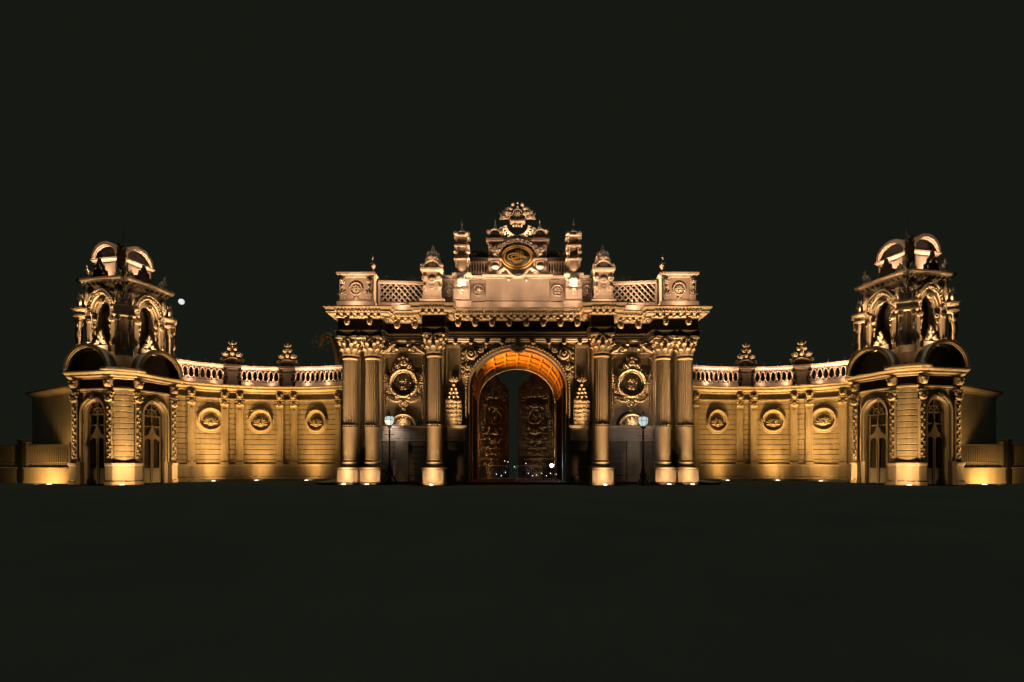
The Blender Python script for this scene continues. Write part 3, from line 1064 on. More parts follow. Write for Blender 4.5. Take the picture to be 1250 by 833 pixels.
# ================================================================== CURVED WINGS
def wing_frame(t):
    """left wing: mirrored x, travelling from the pavilion to the gate"""
    x, y = wing_xy(t)
    x2, y2 = wing_xy(t-.02)
    d = Vector((-(x2-x), y2-y)).normalized()
    return Vector((-x, y)), math.atan2(d.y, d.x)
NS = 44
wpath = [tuple(wing_frame(T1+(T0-T1)*i/NS)[0]) for i in range(NS+1)]
wroot = empty('wing_wall', (-17.0, 7.0, 0))
tag(wroot, 'curved wall of coursed stone with a bent tree rising behind its balustrade', 'wall', 'curved walls flanking the gate')
def sub(t0, t1, n=10):
    return [tuple(wing_frame(t0+(t1-t0)*i/n)[0]) for i in range(n+1)]
m = MB()
prof = [(-.7,0),(.0,0)]
z = 1.2
while z < 5.95:
    h = .37
    prof += [(0,z),(0,z+h-.05),(-.05,z+h-.04),(-.05,z+h-.002)]
    z += h
prof += [(0,6.0),(-.06,6.02),(-.06,6.6),(-.7,6.6)]
m.sweep(wpath, prof)
m.build('wall', WINGSTONE, wroot)
m = MB()
m.sweep(wpath, [(-.1,0.1),(.16,0.1),(.16,.28),(.10,.34),(.10,1.08),(.16,1.14),(.16,1.22),(-.02,1.26)])
m.build('plinth', WINGSTONE, wroot)
m = MB()
m.sweep(wpath, [(-.1,6.40),(.02,6.40),(.06,6.46),(.06,6.55),(.24,6.60),(.34,6.66),(.34,6.78),(.42,6.86),(.42,6.94),(-.5,7.0)])
m.build('cornice', CARVED, wroot)
m = MB()
m.sweep(wpath, [(-.1,5.86),(.05,5.86),(.07,5.92),(.07,5.99),(-.1,6.0)])
m.build('string_course', WINGSTONE, wroot)
TB = [7.2*R(57), 7.2*R(31), 0.05, -4.6]   # pilaster-pair centres
def pilaster(t):
    p, a = wing_frame(t)
    o = empty('pilaster', (0,0,0), wroot)
    sh = MB(); sh.push(T(p.x, p.y, 0, a))
    sh.box(-.27, .27, -.24, .05, 1.14, 1.40, .02)
    sh.box(-.225, .225, -.15, .02, 1.38, 5.42)
    sh.box(-.13, .13, -.175, .02, 1.7, 5.2, .01)
    sh.pop(); sh.build('shaft', WINGSTONE, o)
    cp = MB(); cp.push(T(p.x, p.y, 0, a))
    cp.box(-.25, .25, -.19, .02, 5.40, 5.48, .01)
    cp.acanthus(0, 5.48, .42, .55, -.16, 5)
    for s in (-1, 1):
        cp.scroll(s*.19, 5.80, .11, 1.3, PI/2, -s, .04, -.17, 10)
        cp.leaf(s*.2, 5.45, PI/2, .3, .07, -.15)
    cp.box(-.31, .31, -.27, .05, 5.90, 5.99, .015)
    # mask bracket in the frieze
    cp.box(-.24, .24, -.26, .03, 6.02, 6.40, .04)
    cp.blob(0, -.28, 6.16, .17, .13, .17); cp.scroll(-.14, 6.32, .09, 1.2, 0, 1, .03, -.27, 9); cp.scroll(.14, 6.32, .09, 1.2, PI, -1, .03, -.27, 9)
    cp.pop(); cp.build('capital', CARVED, o)
for i, tb in enumerate(TB):
    for dt in ((-.52, .52) if 0 < i < 3 else ((-.45,) if i == 0 else (.5,))):
        pilaster(tb+dt)
# medallions
for tm in (7.2*R(42.6), 7.2*R(15.6), -2.2):
    p, a = wing_frame(tm)
    m = MB(); m.push(T(p.x, p.y, 0, a))
    m.push(Matrix.Translation((0,0,4.45)) @ Matrix.Diagonal((1.2,1.3,1.34,1)) @ Matrix.Translation((0,0,-4.88)))
    m.ring(0, 4.88, .62, .58, .11, -.02, 36, tube=8); m.ring(0, 4.88, .74, .70, .05, -.02, 36)
    m.ring(0, 4.88, .50, .46, .04, -.02, 30)
    m.shell(0, 4.66, .42, -.03, 9, .0, 1.0); m.rosette(0, 4.76, .26, -.04, 10)
    m.garland(-.36, 4.8, .36, 4.8, .22, .05, -.03, 9); m.pop()
    m.pop(); m.build('medallion', CARVED, wroot)
# balustrade runs between piers
TP = [T1+.3, 7.2*R(31), 0.05, -4.8]
for k in range(3):
    ta, tb = TP[k]-(.62 if k else .0), TP[k+1]+(.62 if k < 2 else 0)
    m = MB()
    q = sub(ta, tb, 12)
    m.sweep(q, [(-.3,6.97),(.12,6.97),(.12,7.22),(.06,7.28),(-.3,7.28)])
    m.sweep(q, [(-.28,8.10),(.05,8.10),(.09,8.16),(.09,8.22),(.16,8.28),(.16,8.42),(-.34,8.46),(-.34,8.10)])
    L = abs(ta-tb); n = max(2, round(L/.40))
    for i in range(n):
        t = ta+(tb-ta)*(i+.5)/n
        p, a = wing_frame(t)
        m.push(T(p.x, p.y, 0, a))
        m.ring(0, 7.69, .185, .39, .058, -.05, 18, tube=5)
        m.tube([(-.2,-.03,7.55),(-.1,-.03,7.28)], .035, 5); m.tube([(.2,-.03,7.55),(.1,-.03,7.28)], .035, 5)
        m.tube([(-.2,-.03,7.83),(-.1,-.03,8.10)], .035, 5); m.tube([(.2,-.03,7.83),(.1,-.03,8.10)], .035, 5)
        m.blob(-.2, -.03, 7.69, .06, .06, .06, seg=6, rings=4)
        m.pop()
    m.build('balustrade', MARBLE, wroot)
for tp in TP[1:3]:
    p, a = wing_frame(tp)
    o = empty('pier', (0,0,0), wroot)
    m = MB(); m.push(T(p.x, p.y, 0, a))
    m.box(-.40, .40, -.02, .5, 6.96, 8.2)
    m.box(-.30, .30, -.05, .1, 7.2, 8.0, .02)
    m.sweep([(-.4,.5),(-.4,0),(.4,0),(.4,.5)], [(0,8.12),(.08,8.2),(.08,8.26),(.18,8.3),(.18,8.45),(0,8.48)])
    for s in (-1, 1):
        m.scroll(s*.58, 7.95, .14, 1.3, PI/2, -s, .05, -.03); m.scroll(s*.56, 7.4, .13, 1.3, -PI/2, s, .05, -.03)
        m.leaf(s*.52, 7.5, PI/2, .4, .06, -.03)
    m.pop(); m.build('post', DARKST, o)
    f = MB(); f.push(T(p.x, p.y, 0, a))
    f.ring(0, 8.46, .62, .52, .09, .0, 18, 0, PI, 7); f.ring(0, 8.46, .45, .36, .05, .02, 14, 0, PI)
    f.box(-.42, .42, .05, .3, 8.44, 8.78)
    f.shell(0, 8.48, .34, 0, 7)
    for s in (-1, 1):
        f.scroll(s*.66, 8.78, .16, 1.3, -PI/2, -s, .05, 0); f.scroll(s*.40, 9.2, .18, 1.4, 0, s, .055, 0)
        f.leaf(s*.5, 9.0, PI/2+s*.5*-1, .35, .07, 0); f.scroll(s*.2, 9.62, .14, 1.3, 0, s, .05, 0)
        f.leaf(s*.12, 9.9, PI/2-s*.6, .26, .06, 0)
    f.box(-.14, .14, .0, .16, 8.9, 9.7)
    f.blob(0, 0, 9.3, .16, .14, .24); f.rosette(0, 9.75, .2, 0, 8); f.blob(0, 0, 10.1, .08, .08, .12); f.blob(0, 0, 9.98, .13, .1, .1)
    f.pop(); f.build('finial', CARVED, o)
# low cresting behind the rail
m = MB()
for i in range(26):
    t = T1-.5-(T1-T0-2.0)*i/25
    p, a = wing_frame(t)
    m.push(T(p.x, p.y, 0, a))
    m.acanthus(0, 8.28, .5 if i % 2 else .7, .34, 1.7, 3)
    m.pop()
m.sweep([tuple(p) for p in wpath], [(-2.0,6.9),(-1.6,6.9),(-1.6,8.3),(-2.0,8.3)])
m.build('roof_cresting', LEAD, wroot)

# ================================================================== CORNER PAVILION (left one; the other is its mirror)
PH = R(12)
xd = Vector((cos(PH), -sin(PH))); yd = Vector((sin(PH), cos(PH)))
SIDE, CH = 4.3, .62
Q = Vector((-23.75, -.45))
O = Q-xd*(SIDE/2)+yd*(SIDE/2)
KM = T(O.x, O.y, 0, -PH)                 # pavilion frame: front face at y=-2.8
HS = SIDE/2
proot = empty('corner_pavilion', (O.x, O.y, 0))
tag(proot, 'floodlit stone corner pavilion with stacked tower and lantern, beside the moon', 'pavilion', 'corner pavilions at the ends of the gate walls')
def kmb():
    m = MB(); m.push(KM); return m
FACES = [T(0, -HS, 0, 0), T(HS, 0, 0, PI/2)]        # front and inner face (origin at middle)
oct_ = [(-HS+CH,-HS),(HS-CH,-HS),(HS,-HS+CH),(HS,HS-CH),(HS-CH,HS),(-HS+CH,HS),(-HS,HS-CH),(-HS,-HS+CH)]
OH, OS, OR = .74, 4.35, .84
FW = HS-CH
# walls
m = kmb()
for fm in FACES:
    m.push(fm)
    m.prism([(-FW,0),(-FW,6.5),(FW,6.5),(FW,0),(OH,0)]+list(reversed(arc(0,OS,OH,OR,PI,0,18)))+[(-OH,0)], 0, .6)
    m.pop()
# back faces, hidden sides and dark interior
m.vprism([(-HS+.05,-HS+CH+.01),(-HS+CH+.01,-HS+.05),(-HS+CH+.01,HS-.05),(-HS+.05,HS-CH)], 0, 6.5)
m.vprism([(-HS+CH,HS-.6),(HS-CH,HS-.6),(HS-CH,HS),(-HS+CH,HS)], 0, 6.49)
m.vprism([(HS-CH-.02,HS-CH-.02),(HS,HS-CH),(HS-CH,HS)], 0, 6.48)
m.vprism([(HS-CH,-HS+.02),(HS-.02,-HS+CH),(HS-CH-.1,-HS+CH+.1)], 0, 6.5)
m.vprism([(x*.97, y*.97) for x, y in oct_], 6.3, 6.9)
m.build('wall', STONE, proot)
# rusticated corner between the two faces, gently bowed
m = kmb()
a, b = Vector((HS-CH-.04,-HS-.02)), Vector((HS+.02,-HS+CH+.04))
nrm = Vector((1,-1)).normalized()
cpath = [tuple(a+(b-a)*k/8+nrm*.13*sin(PI*k/8)) for k in range(9)]
prof = [(0,1.3)]
z = 1.4
while z < 5.6:
    h = .34
    prof += [(.0,z),(.02,z+.02),(.02,z+h-.05),(-.015,z+h-.03),(-.015,z+h-.005)]
    z += h
prof += [(0,5.72),(-.02,6.0)]
m.sweep(cpath, prof)
m.build('rusticated_corner', WINGSTONE, proot)
m = kmb()
# same coursing on the outer corner of the front
a, b = Vector((-HS-.02,-HS+CH+.04)), Vector((-HS+CH+.04,-HS-.02))
nrm = Vector((-1,-1)).normalized()
m.sweep([tuple(a+(b-a)*k/6+nrm*.10*sin(PI*k/6)) for k in range(7)], prof)
m.build('rusticated_corner', WINGSTONE, proot)
m = kmb()
def face_break(d):
    return d
ppath = [(-HS,HS-CH),(-HS,-HS+CH),(-HS+CH,-HS),(-1.08,-HS)]
ppath2 = [(1.08,-HS),(HS-CH,-HS),(HS,-HS+CH),(HS,-1.08)]
ppath3 = [(HS,1.08),(HS,HS-CH)]
for q in (ppath, ppath2, ppath3):
    m = kmb()
    m.sweep(q, [(-.1,0),(.30,0),(.30,.2),(.24,.28),(.24,1.16),(.30,1.22),(.30,1.32),(.10,1.38),(-.1,1.38)])
    m.build('plinth', MARBLE, proot)
# entablature
clos = oct_
m = kmb()
m.sweep(clos, [(-.2,5.66),(.10,5.66),(.10,5.76),(.16,5.80),(.16,5.88),(.02,5.9)], True)
m.build('architrave', STONE, proot)
m = kmb()
m.sweep(clos, [(-.2,5.895),(.02,5.895),(.02,6.42),(-.2,6.42)], True)
m.build('frieze', SHADEDSTONE, proot)
m = kmb()
m.sweep(clos, [(-.2,6.41),(.05,6.41),(.12,6.46),(.12,6.54),(.38,6.58),(.38,6.68),(.48,6.74),(.52,6.80),(.52,6.88),(-.6,6.97)], True)
# bulge over the chamfered corner
cc = Vector((HS-CH/2, -HS+CH/2))
m.push(T(cc.x, cc.y, 0, PI/4))
m.sweep([(-.75,.05),(-.55,-.16),(0,-.30),(.55,-.16),(.75,.05)], [(0,6.86),(.52,6.86),(.54,6.92),(.54,7.04),(0,7.12)])
m.pop()
m.build('cornice', CARVED, proot)
# carved pilasters with capitals and mask brackets
def kpil(fm, x, w=.24):
    o = empty('pilaster', (0,0,0), proot)
    s_ = kmb(); s_.push(fm)
    s_.box(x-w, x+w, -.16, .05, 1.36, 5.0, .01)
    s_.box(x-w-.03, x+w+.03, -.19, .05, 1.37, 1.52, .02)
    n = 15
    for k in range(n):
        z = 1.7+k*.215
        s_.scroll(x+(.05 if k % 2 else -.05), z, .12, 1.2, k*1.3, 1 if k % 2 else -1, .035, -.16, 9)
        s_.leaf(x, z+.06, PI/2+(.8 if k % 2 else -.8), .18, .045, -.16)
    for sx in (-1, 1): s_.box(x+sx*(w-.02)-.02, x+sx*(w-.02)+.02, -.19, 0, 1.6, 4.95)
    s_.build('shaft', CARVED, o)
    c_ = kmb(); c_.push(fm)
    c_.box(x-w-.02, x+w+.02, -.2, .05, 5.0, 5.08, .015)
    c_.acanthus(x, 5.08, .42, .6, -.18, 5)
    for sx in (-1, 1): c_.scroll(x+sx*.2, 5.42, .12, 1.3, PI/2, -sx, .04, -.2, 10)
    c_.box(x-w-.08, x+w+.08, -.28, .05, 5.55, 5.655, .015)
    c_.box(x-.22, x+.22, -.3, .05, 5.92, 6.40, .04)
    c_.blob(x, -.33, 6.1, .17, .13, .18); c_.acanthus(x, 6.15, .26, .3, -.32, 5)
    for sx in (-1, 1): c_.scroll(x+sx*.15, 6.3, .09, 1.2, PI/2, -sx, .035, -.32, 9)
    c_.build('capital', CARVED, o)
for fm in FACES:
    for sx in (-1, 1):
        kpil(fm, sx*(FW-.23), .18)
# arch surrounds and window-doors
for fm in FACES:
    m = kmb(); m.push(fm)
    for h0, h1, y in ((.77,.86,-.05),(.89,.98,-.12),(1.0,1.05,-.08)):
        arch_band(m, h0, h0+.04, h1, h1+.04, y, .2, OS, 18, 1.38)
    m.acanthus(0, 5.15, .4, .45, -.12, 5)
    m.pop(); m.build('arch_surround', STONE, proot)
    wd = empty('window', (0,0,0), proot)
    m = kmb(); m.push(fm); m.push(Matrix.Diagonal((.91,1,1,1)))
    y0, y1 = .20, .30
    arch_band(m, .72, .76, .80, .84, y0, y1+.1, OS, 18, .02)
    m.box(-.045, .045, y0+.01, y1, .02, OS+.3)
    for sx in (-1, 1):
        m.box(sx*.40-.035, sx*.40+.035, y0+.02, y1, .6, OS) if False else None
        m.box(sx*.72, sx*.62, y0+.005, y1, .02, OS)
        m.box(sx*.11, sx*.03, y0-.01, y1, .02, 2.9)
    for z in (3.0, 3.65, 4.32):
        m.box(-.75, .75, y0+.015, y1, z-.045, z+.045)
    m.box(-.7, .7, y0+.02, y1+.02, .05, 1.0)
    for k in range(1, 4):
        a = PI*k/4
        m.tube([(0,y0+.05,OS),(.76*cos(a),y0+.05,OS+.8*sin(a))], .03, 5)
    arch_band(m, .34, .36, .40, .42, y0+.02, y1, OS, 12)
    # carved heads over the two door leaves
    m.prism([(-.62,2.7),(-.62,3.0),(-.3,3.15),(-.12,3.5),(0,3.9),(.12,3.5),(.3,3.15),(.62,3.0),(.62,2.7),(.45,2.86),(.2,2.86),(.0,2.7),(-.2,2.86),(-.45,2.86)], y0-.02, y1-.01)
    m.pop(); m.build('frame', WOOD, wd)
    m = kmb(); m.push(fm)
    m.prism([(-.72,.03),(.72,.03)]+list(arc(0,OS,.72,.81,0,PI,16)), .27, .28)
    m.pop(); m.build('pane', GLASS, wd)
    # arched pediment above the cornice
    m = kmb(); m.push(fm)
    arch_band(m, 1.46, 1.36, 1.64, 1.54, -.58, -.36, 6.98, 28)
    arch_band(m, 1.38, 1.28, 1.455, 1.355, -.53, -.30, 6.985, 28)
    m.pop(); m.build('pediment_arch', CARVED, proot)
    m = kmb(); m.push(fm)
    m.prism(arc(0, 6.9, 1.44, 1.32, 0, PI, 20), -.02, .06)
    arch_band(m, 1.44, 1.34, 1.60, 1.50, -.37, .08, 6.92, 24)
    m.pop(); m.build('tympanum', LEAD, proot)
m = kmb()
m.vprism([(x*.93, y*.93) for x, y in oct_], 6.88, 7.1)
m.build('roof', LEAD, proot)
# ---------------- upper stage
UM = T(-.05, .05, 0) @ Matrix.Diagonal((.74,.74,1,1))
HU = 2.05
UF = [T(0, -HU, 0, 0), T(HU, 0, 0, PI/2), T(-HU, 0, 0, -PI/2), T(0, HU, 0, PI)]
def umb():
    m = kmb(); m.push(UM); return m
m = umb()
m.box(-HU-.1, HU+.1, -HU-.1, HU+.1, 7.1, 8.25)
m.box(-HU-.18, HU+.18, -HU-.18, HU+.18, 8.1, 8.28, .03)
m.build('tower_base', STONE, proot)
NH, NS_, NR = .68, 10.7, .66
m = umb()
for fm in UF:
    m.push(fm)
    m.prism([(-1.42,8.25),(-1.42,12.3),(1.42,12.3),(1.42,8.25),(NH,8.25)]+list(reversed(arc(0,NS_,NH,NR,PI,0,16)))+[(-NH,8.25)], 0, .5)
    m.pop()
for sx in (-1, 1):
    for sy in (-1, 1):
        x, y = sx*1.72, sy*1.72
        m.box(x-.31, x+.31, y-.31, y+.31, 8.25, 12.3)
m.box(-1.2, 1.2, -1.2, 1.2, 8.2, 12.2)
m.build('tower_wall', STONE, proot)
m = umb()
sq = [(-HU,-HU),(HU,-HU),(HU,HU),(-HU,HU)]
m.sweep(sq, [(-.3,12.28),(.04,12.28),(.08,12.36),(.08,12.5),(.3,12.56),(.4,12.64),(.44,12.72),(.44,12.84),(-.5,12.95)], True)
m.build('tower_cornice', CARVED, proot)
for fm in UF[:2]:
    m = umb(); m.push(fm)
    for h0, h1, y in ((.70,.82,-.10),(.86,1.0,-.2),(1.06,1.3,-.34),(1.34,1.44,-.46)):
        arch_band(m, h0, h0-.02, h1, h1-.02, y, .2, NS_, 20)
    for sx in (-1, 1):
        m.box(sx*1.42, sx*1.06, -.32, .2, 8.28, 10.62)
        m.box(sx*1.48, sx*.98, -.38, .2, 10.5, 10.72, .02)
        m.acanthus(sx*1.22, 10.05, .42, .4, -.33, 5)
        m.scroll(sx*.82, 10.25, .2, 1.3, 0, sx, .06, -.12); m.scroll(sx*.8, 9.85, .15, 1.3, 0, -sx, .05, -.12)
        m.leaf(sx*.82, 9.3, PI/2, .5, .09, -.1); m.blob(sx*.82, -.12, 9.1, .12, .1, .16)
        m.scroll(sx*1.24, 8.75, .2, 1.3, PI/2, sx, .06, -.36)
    m.acanthus(0, 11.2, .5, .5, -.25, 7)
    m.pop(); m.build('niche_arch', CARVED, proot)
    # pale crest set on the sill
    m = umb(); m.push(fm)
    m.box(-.85, .85, -.40, .1, 8.2, 8.62, .03)
    m.prism([(-.62,8.62),(-.5,8.85),(-.32,9.0),(-.2,9.3),(0,9.6),(.2,9.3),(.32,9.0),(.5,8.85),(.62,8.62)], -.3, -.16)
    for sx in (-1, 1):
        m.scroll(sx*.28, 8.85, .18, 1.4, PI/2, -sx, .05, -.3); m.scroll(sx*.16, 9.2, .12, 1.3, PI/2, -sx, .04, -.3)
        m.scroll(sx*.55, 8.72, .12, 1.3, PI/2, sx, .04, -.3)
    m.rosette(0, 9.05, .14, -.3); m.acanthus(0, 9.3, .34, .3, -.28, 5)
    m.pop(); m.build('niche_crest', MARBLE, proot)
# projecting corner columns, with their own entablature blocks
for sx, sy in ((-1,-1),(1,-1),(1,1)):
    m = umb()
    cx, cy = sx*(HU+.12), sy*(HU+.12)
    m.push(T(cx, cy, 0, math.atan2(sy, sx)+PI/2))
    for k in (-1, 1):
        m.lathe([(.2,8.3),(.2,8.45),(.14,8.5),(.13,10.0),(.15,10.05),(.2,10.35)], 14, (k*.42, -.25))
        m.acanthus(k*.42, 10.05, .34, .34, -.42, 5)
        m.scroll(k*.42, 9.6, .12, 1.2, 0, k, .035, -.38); m.leaf(k*.42, 9.2, PI/2, .4, .07, -.36)
    m.box(-.78, .78, -.52, .3, 10.36, 10.52, .02)
    m.box(-.70, .70, -.45, .3, 10.5, 10.74)
    m.sweep([(-.7,.3),(-.7,-.45),(.7,-.45),(.7,.3)], [(0,10.72),(.06,10.78),(.2,10.84),(.2,10.94),(0,10.98)])
    m.box(-.62, .62, -.45, .3, 7.9, 8.3, .02)
    for k in (-1, 1):
        m.lathe([(.13,10.96),(.16,11.05),(.08,11.15),(.14,11.32),(.15,11.45),(.07,11.6),(.03,11.8),(.001,12.0)], 10, (k*.45,-.2))
    m.pop()
    m.build('corner_columns', CARVED, proot)
    m = umb(); m.push(T(cx, cy, 0, math.atan2(sy, sx)+PI/2))
    m.scroll(0, 11.2, .26, 1.5, PI/2, 1, .08, -.1); m.acanthus(0, 11.2, .75, .6, -.1, 5)
    m.scroll(.3, 11.8, .18, 1.4, PI/2, -1, .06, .1); m.scroll(-.3, 11.8, .18, 1.4, PI/2, 1, .06, .1)
    m.pop(); m.build('corner_scrolls', CARVED, proot)
# carved clutter that breaks the tower outline: figures, urns, festoons, brackets
for k, fm in enumerate(UF[:2]):
    m = umb(); m.push(fm)
    for i in range(17):
        a = PI*(i+.5)/17
        m.blob(1.19*cos(a), -.38, NS_+1.17*sin(a), .085, .09, .085, seg=6, rings=4)
    for sx in (-1, 1):
        m.scroll(sx*1.5, 11.9, .26, 1.4, PI/2, -sx, .08, -.12); m.scroll(sx*1.62, 11.35, .2, 1.4, 0, sx, .06, -.15)
        m.acanthus(sx*1.55, 11.4, .6, .5, -.15, 5)
        m.garland(sx*1.6, 12.05, sx*.5, 12.15, .2, .07, -.05, 8)
    m.rosette(0, 12.1, .22, -.08)
    m.scroll(-.3, 12.0, .18, 1.3, 0, 1, .06, -.1); m.scroll(.3, 12.0, .18, 1.3, PI, -1, .06, -.1)
    m.pop(); m.build('tower_garland', CARVED, proot)
    m = umb(); m.push(fm)
    m.box(-2.0, 2.0, -.09, -.03, 12.34, 12.50)
    for i in range(9):
        m.box(-1.9+i*.475-.1, -1.9+i*.475+.1, -.34, -.04, 12.36, 12.555, .02)
    m.pop(); m.build('tower_brackets', CARVED, proot)
    for sx in (-1, 1):
        m = umb(); m.push(fm)
        x = sx*1.95
        m.lathe([(.2,12.9),(.2,13.0),(.1,13.06),(.17,13.22),(.2,13.36),(.12,13.52),(.05,13.58),(.09,13.68),(.001,13.85)], 12, (x, .1))
        m.scroll(x-sx*.32, 13.08, .2, 1.4, PI/2, sx, .06, -.05); m.scroll(x-sx*.65, 13.0, .14, 1.4, PI/2, sx, .05, -.05)
        m.acanthus(x-sx*.45, 12.9, .5, .4, 0, 5)
        m.pop(); m.build('tower_urn', CARVED, proot)
for sx, sy in ((-1,-1),(1,1)):
    for q in (-1, 1):
        m = umb(); m.push(T(sx*(HU+.12), sy*(HU+.12), 0, math.atan2(sy, sx)+PI/2))
        m.blob(q*.45, -.1, 11.35, .16, .14, .3); m.blob(q*.45, -.12, 11.75, .11, .1, .12)
        m.leaf(q*.45, 11.3, PI/2+q*.9, .4, .08, -.1); m.scroll(q*.72, 11.15, .16, 1.3, 0, q, .05, -.1)
        m.pop(); m.build('corner_figure', CARVED, proot)
        m = umb(); m.push(T(sx*(HU+.12), sy*(HU+.12), 0, math.atan2(sy, sx)+PI/2))
        m.scroll(q*.75, 9.9, .18, 1.4, PI/2, q, .05, -.2); m.acanthus(q*.72, 9.1, .5, .4, -.2, 5)
        m.scroll(q*.7, 8.6, .22, 1.4, PI/2, q, .06, -.25); m.tube([(q*.72,-.12,8.4),(q*.74,-.12,9.3),(q*.72,-.12,10.2)], .1, 6)
        m.pop(); m.build('corner_bracket', CARVED, proot)
# side volutes stepping down to the balustrade
for fm, sx in ((UF[0],-1),(UF[1],1)):
    m = umb(); m.push(fm)
    m.tube([(sx*2.1,-.1,10.3),(sx*2.5,-.1,9.6),(sx*2.55,-.1,8.9),(sx*2.9,-.1,8.3),(sx*3.0,-.1,7.9)], [.12,.16,.17,.16,.12], 8)
    m.scroll(sx*2.6, 8.2, .35, 1.5, PI/2, sx, .1, -.1); m.scroll(sx*2.3, 10.1, .24, 1.5, 0, sx, .08, -.1)
    m.acanthus(sx*2.5, 9.0, .6, .5, -.2, 5); m.acanthus(sx*2.75, 8.1, .6, .5, -.2, 5)
    m.pop(); m.build('side_volute', CARVED, proot)
# ---------------- lantern
HL = 1.42
LM = T(-.16, -.1, 0) @ Matrix.Diagonal((.74,.74,1,1))
LF = [T(0, -HL, 0, 0), T(HL, 0, 0, PI/2)]
def lmb():
    m = kmb(); m.push(LM); return m
m = lmb()
m.box(-HL, HL, -HL, HL, 12.85, 14.12)
for fm in LF:
    m.push(fm)
    for k in range(7):
        if k in (2,3,4): continue
        x = -1.2+k*.4
        m.box(x-.09, x+.09, -.08, .05, 12.95, 13.95, .01)
    m.box(-1.0, 1.0, -.04, .05, 13.2, 13.9)
    m.pop()
m.sweep([(-HL,-HL),(HL,-HL),(HL,HL),(-HL,HL)], [(-.2,14.0),(.06,14.0),(.12,14.08),(.2,14.12),(.2,14.22),(-.3,14.28)], True)
m.build('lantern_wall', MARBLE, proot)
for fm in LF:
    m = lmb(); m.push(fm)
    arch_band(m, 1.16, .80, 1.36, 1.0, -.32, .2, 14.2, 22)
    arch_band(m, 1.08, .74, 1.18, .82, -.2, .2, 14.21, 22)
    m.pop(); m.build('lantern_arch', CARVED, proot)
    m = lmb(); m.push(fm)
    m.prism(arc(0, 14.2, 1.14, .78, 0, PI, 18), .1, .5)
    m.pop(); m.build('lantern_tympanum', LEAD, proot)
    # carved cresting that stands in front of the lantern lights
    m = lmb(); m.push(fm)
    m.prism([(-.85,12.9),(-.8,13.2),(-.55,13.25),(-.45,13.6),(-.25,13.65),(-.1,14.0),(.1,14.0),(.25,13.65),(.45,13.6),(.55,13.25),(.8,13.2),(.85,12.9)], -.8, -.66)
    for sx in (-1, 1):
        m.scroll(sx*.6, 13.1, .18, 1.3, 0, sx, .05, -.8); m.scroll(sx*.3, 13.45, .16, 1.3, 0, -sx, .05, -.8)
    m.rosette(0, 13.75, .2, -.8)
    m.pop(); m.build('lantern_cresting', DARKST, proot)
m = lmb()
m.vprism([(-1.2,-1.2),(1.2,-1.2),(1.2,1.2),(-1.2,1.2)], 14.2, 14.6)
m.lathe([(1.0,14.6),(.7,14.9),(.3,15.2),(.1,15.4),(.05,15.9),(.08,16.0),(.02,16.3),(.001,17.3)], 18)
m.build('lantern_roof', LEAD, proot)
m = lmb(); m.push(T(HL, -HL, 0, PI/4))
m.box(-.30, .30, -.34, .3, 12.85, 15.0, .03); m.box(-.36, .36, -.42, .3, 14.1, 14.3, .03)
m.scroll(0, 14.75, .24, 1.3, PI/2, 1, .07, -.34)
m.pop(); m.build('corner_pier', DARKST, proot)

# mirror copies for the other side
w2 = copy_tree(wroot); w2.location = (17.0, 7.0, 0); w2.scale = (-1,1,1)
w2['label'] = 'curved wall of coursed stone with only dark sky behind its balustrade'
RDX, RDY, PS = .52, -.30, 1.022
p2 = copy_tree(proot); p2.location = (-O.x-RDX, O.y+RDY, 0); p2.scale = (-PS,PS,PS)
p2['label'] = 'floodlit stone corner pavilion with stacked tower, at the end away from the moon'

# ================================================================== garden walls and fences beyond the pavilions
fl = KM @ Vector((-HS, -HS+CH, 0))
def garden_wall(sgn, ox, oy, label):
    r = empty('garden_wall', (sgn*(31.5-ox), 4.0+oy, 0))
    tag(r, label, 'wall', 'garden walls beyond the pavilions')
    p0 = (28.3-ox, 2.4+oy); p1 = (36.3-ox, 7.27+oy)
    path = [p0, p1] if sgn > 0 else [(-p1[0],p1[1]),(-p0[0],p0[1])]
    m = MB(); m.sweep(path, [(-.6,0),(0,0),(0,6.15),(-.6,6.15)]); m.build('wall', PLASTER, r)
    m = MB(); m.sweep(path, [(-.2,6.1),(.04,6.1),(.1,6.2),(.3,6.3),(.4,6.4),(.4,6.52),(-.7,6.6)]); m.build('coping', STONE, r)
garden_wall(-1, 0, 0, 'tall plain garden wall running back behind the fence on the moon side')
garden_wall(1, .8, -.45, 'tall plain garden wall running back behind the fence far from the moon')

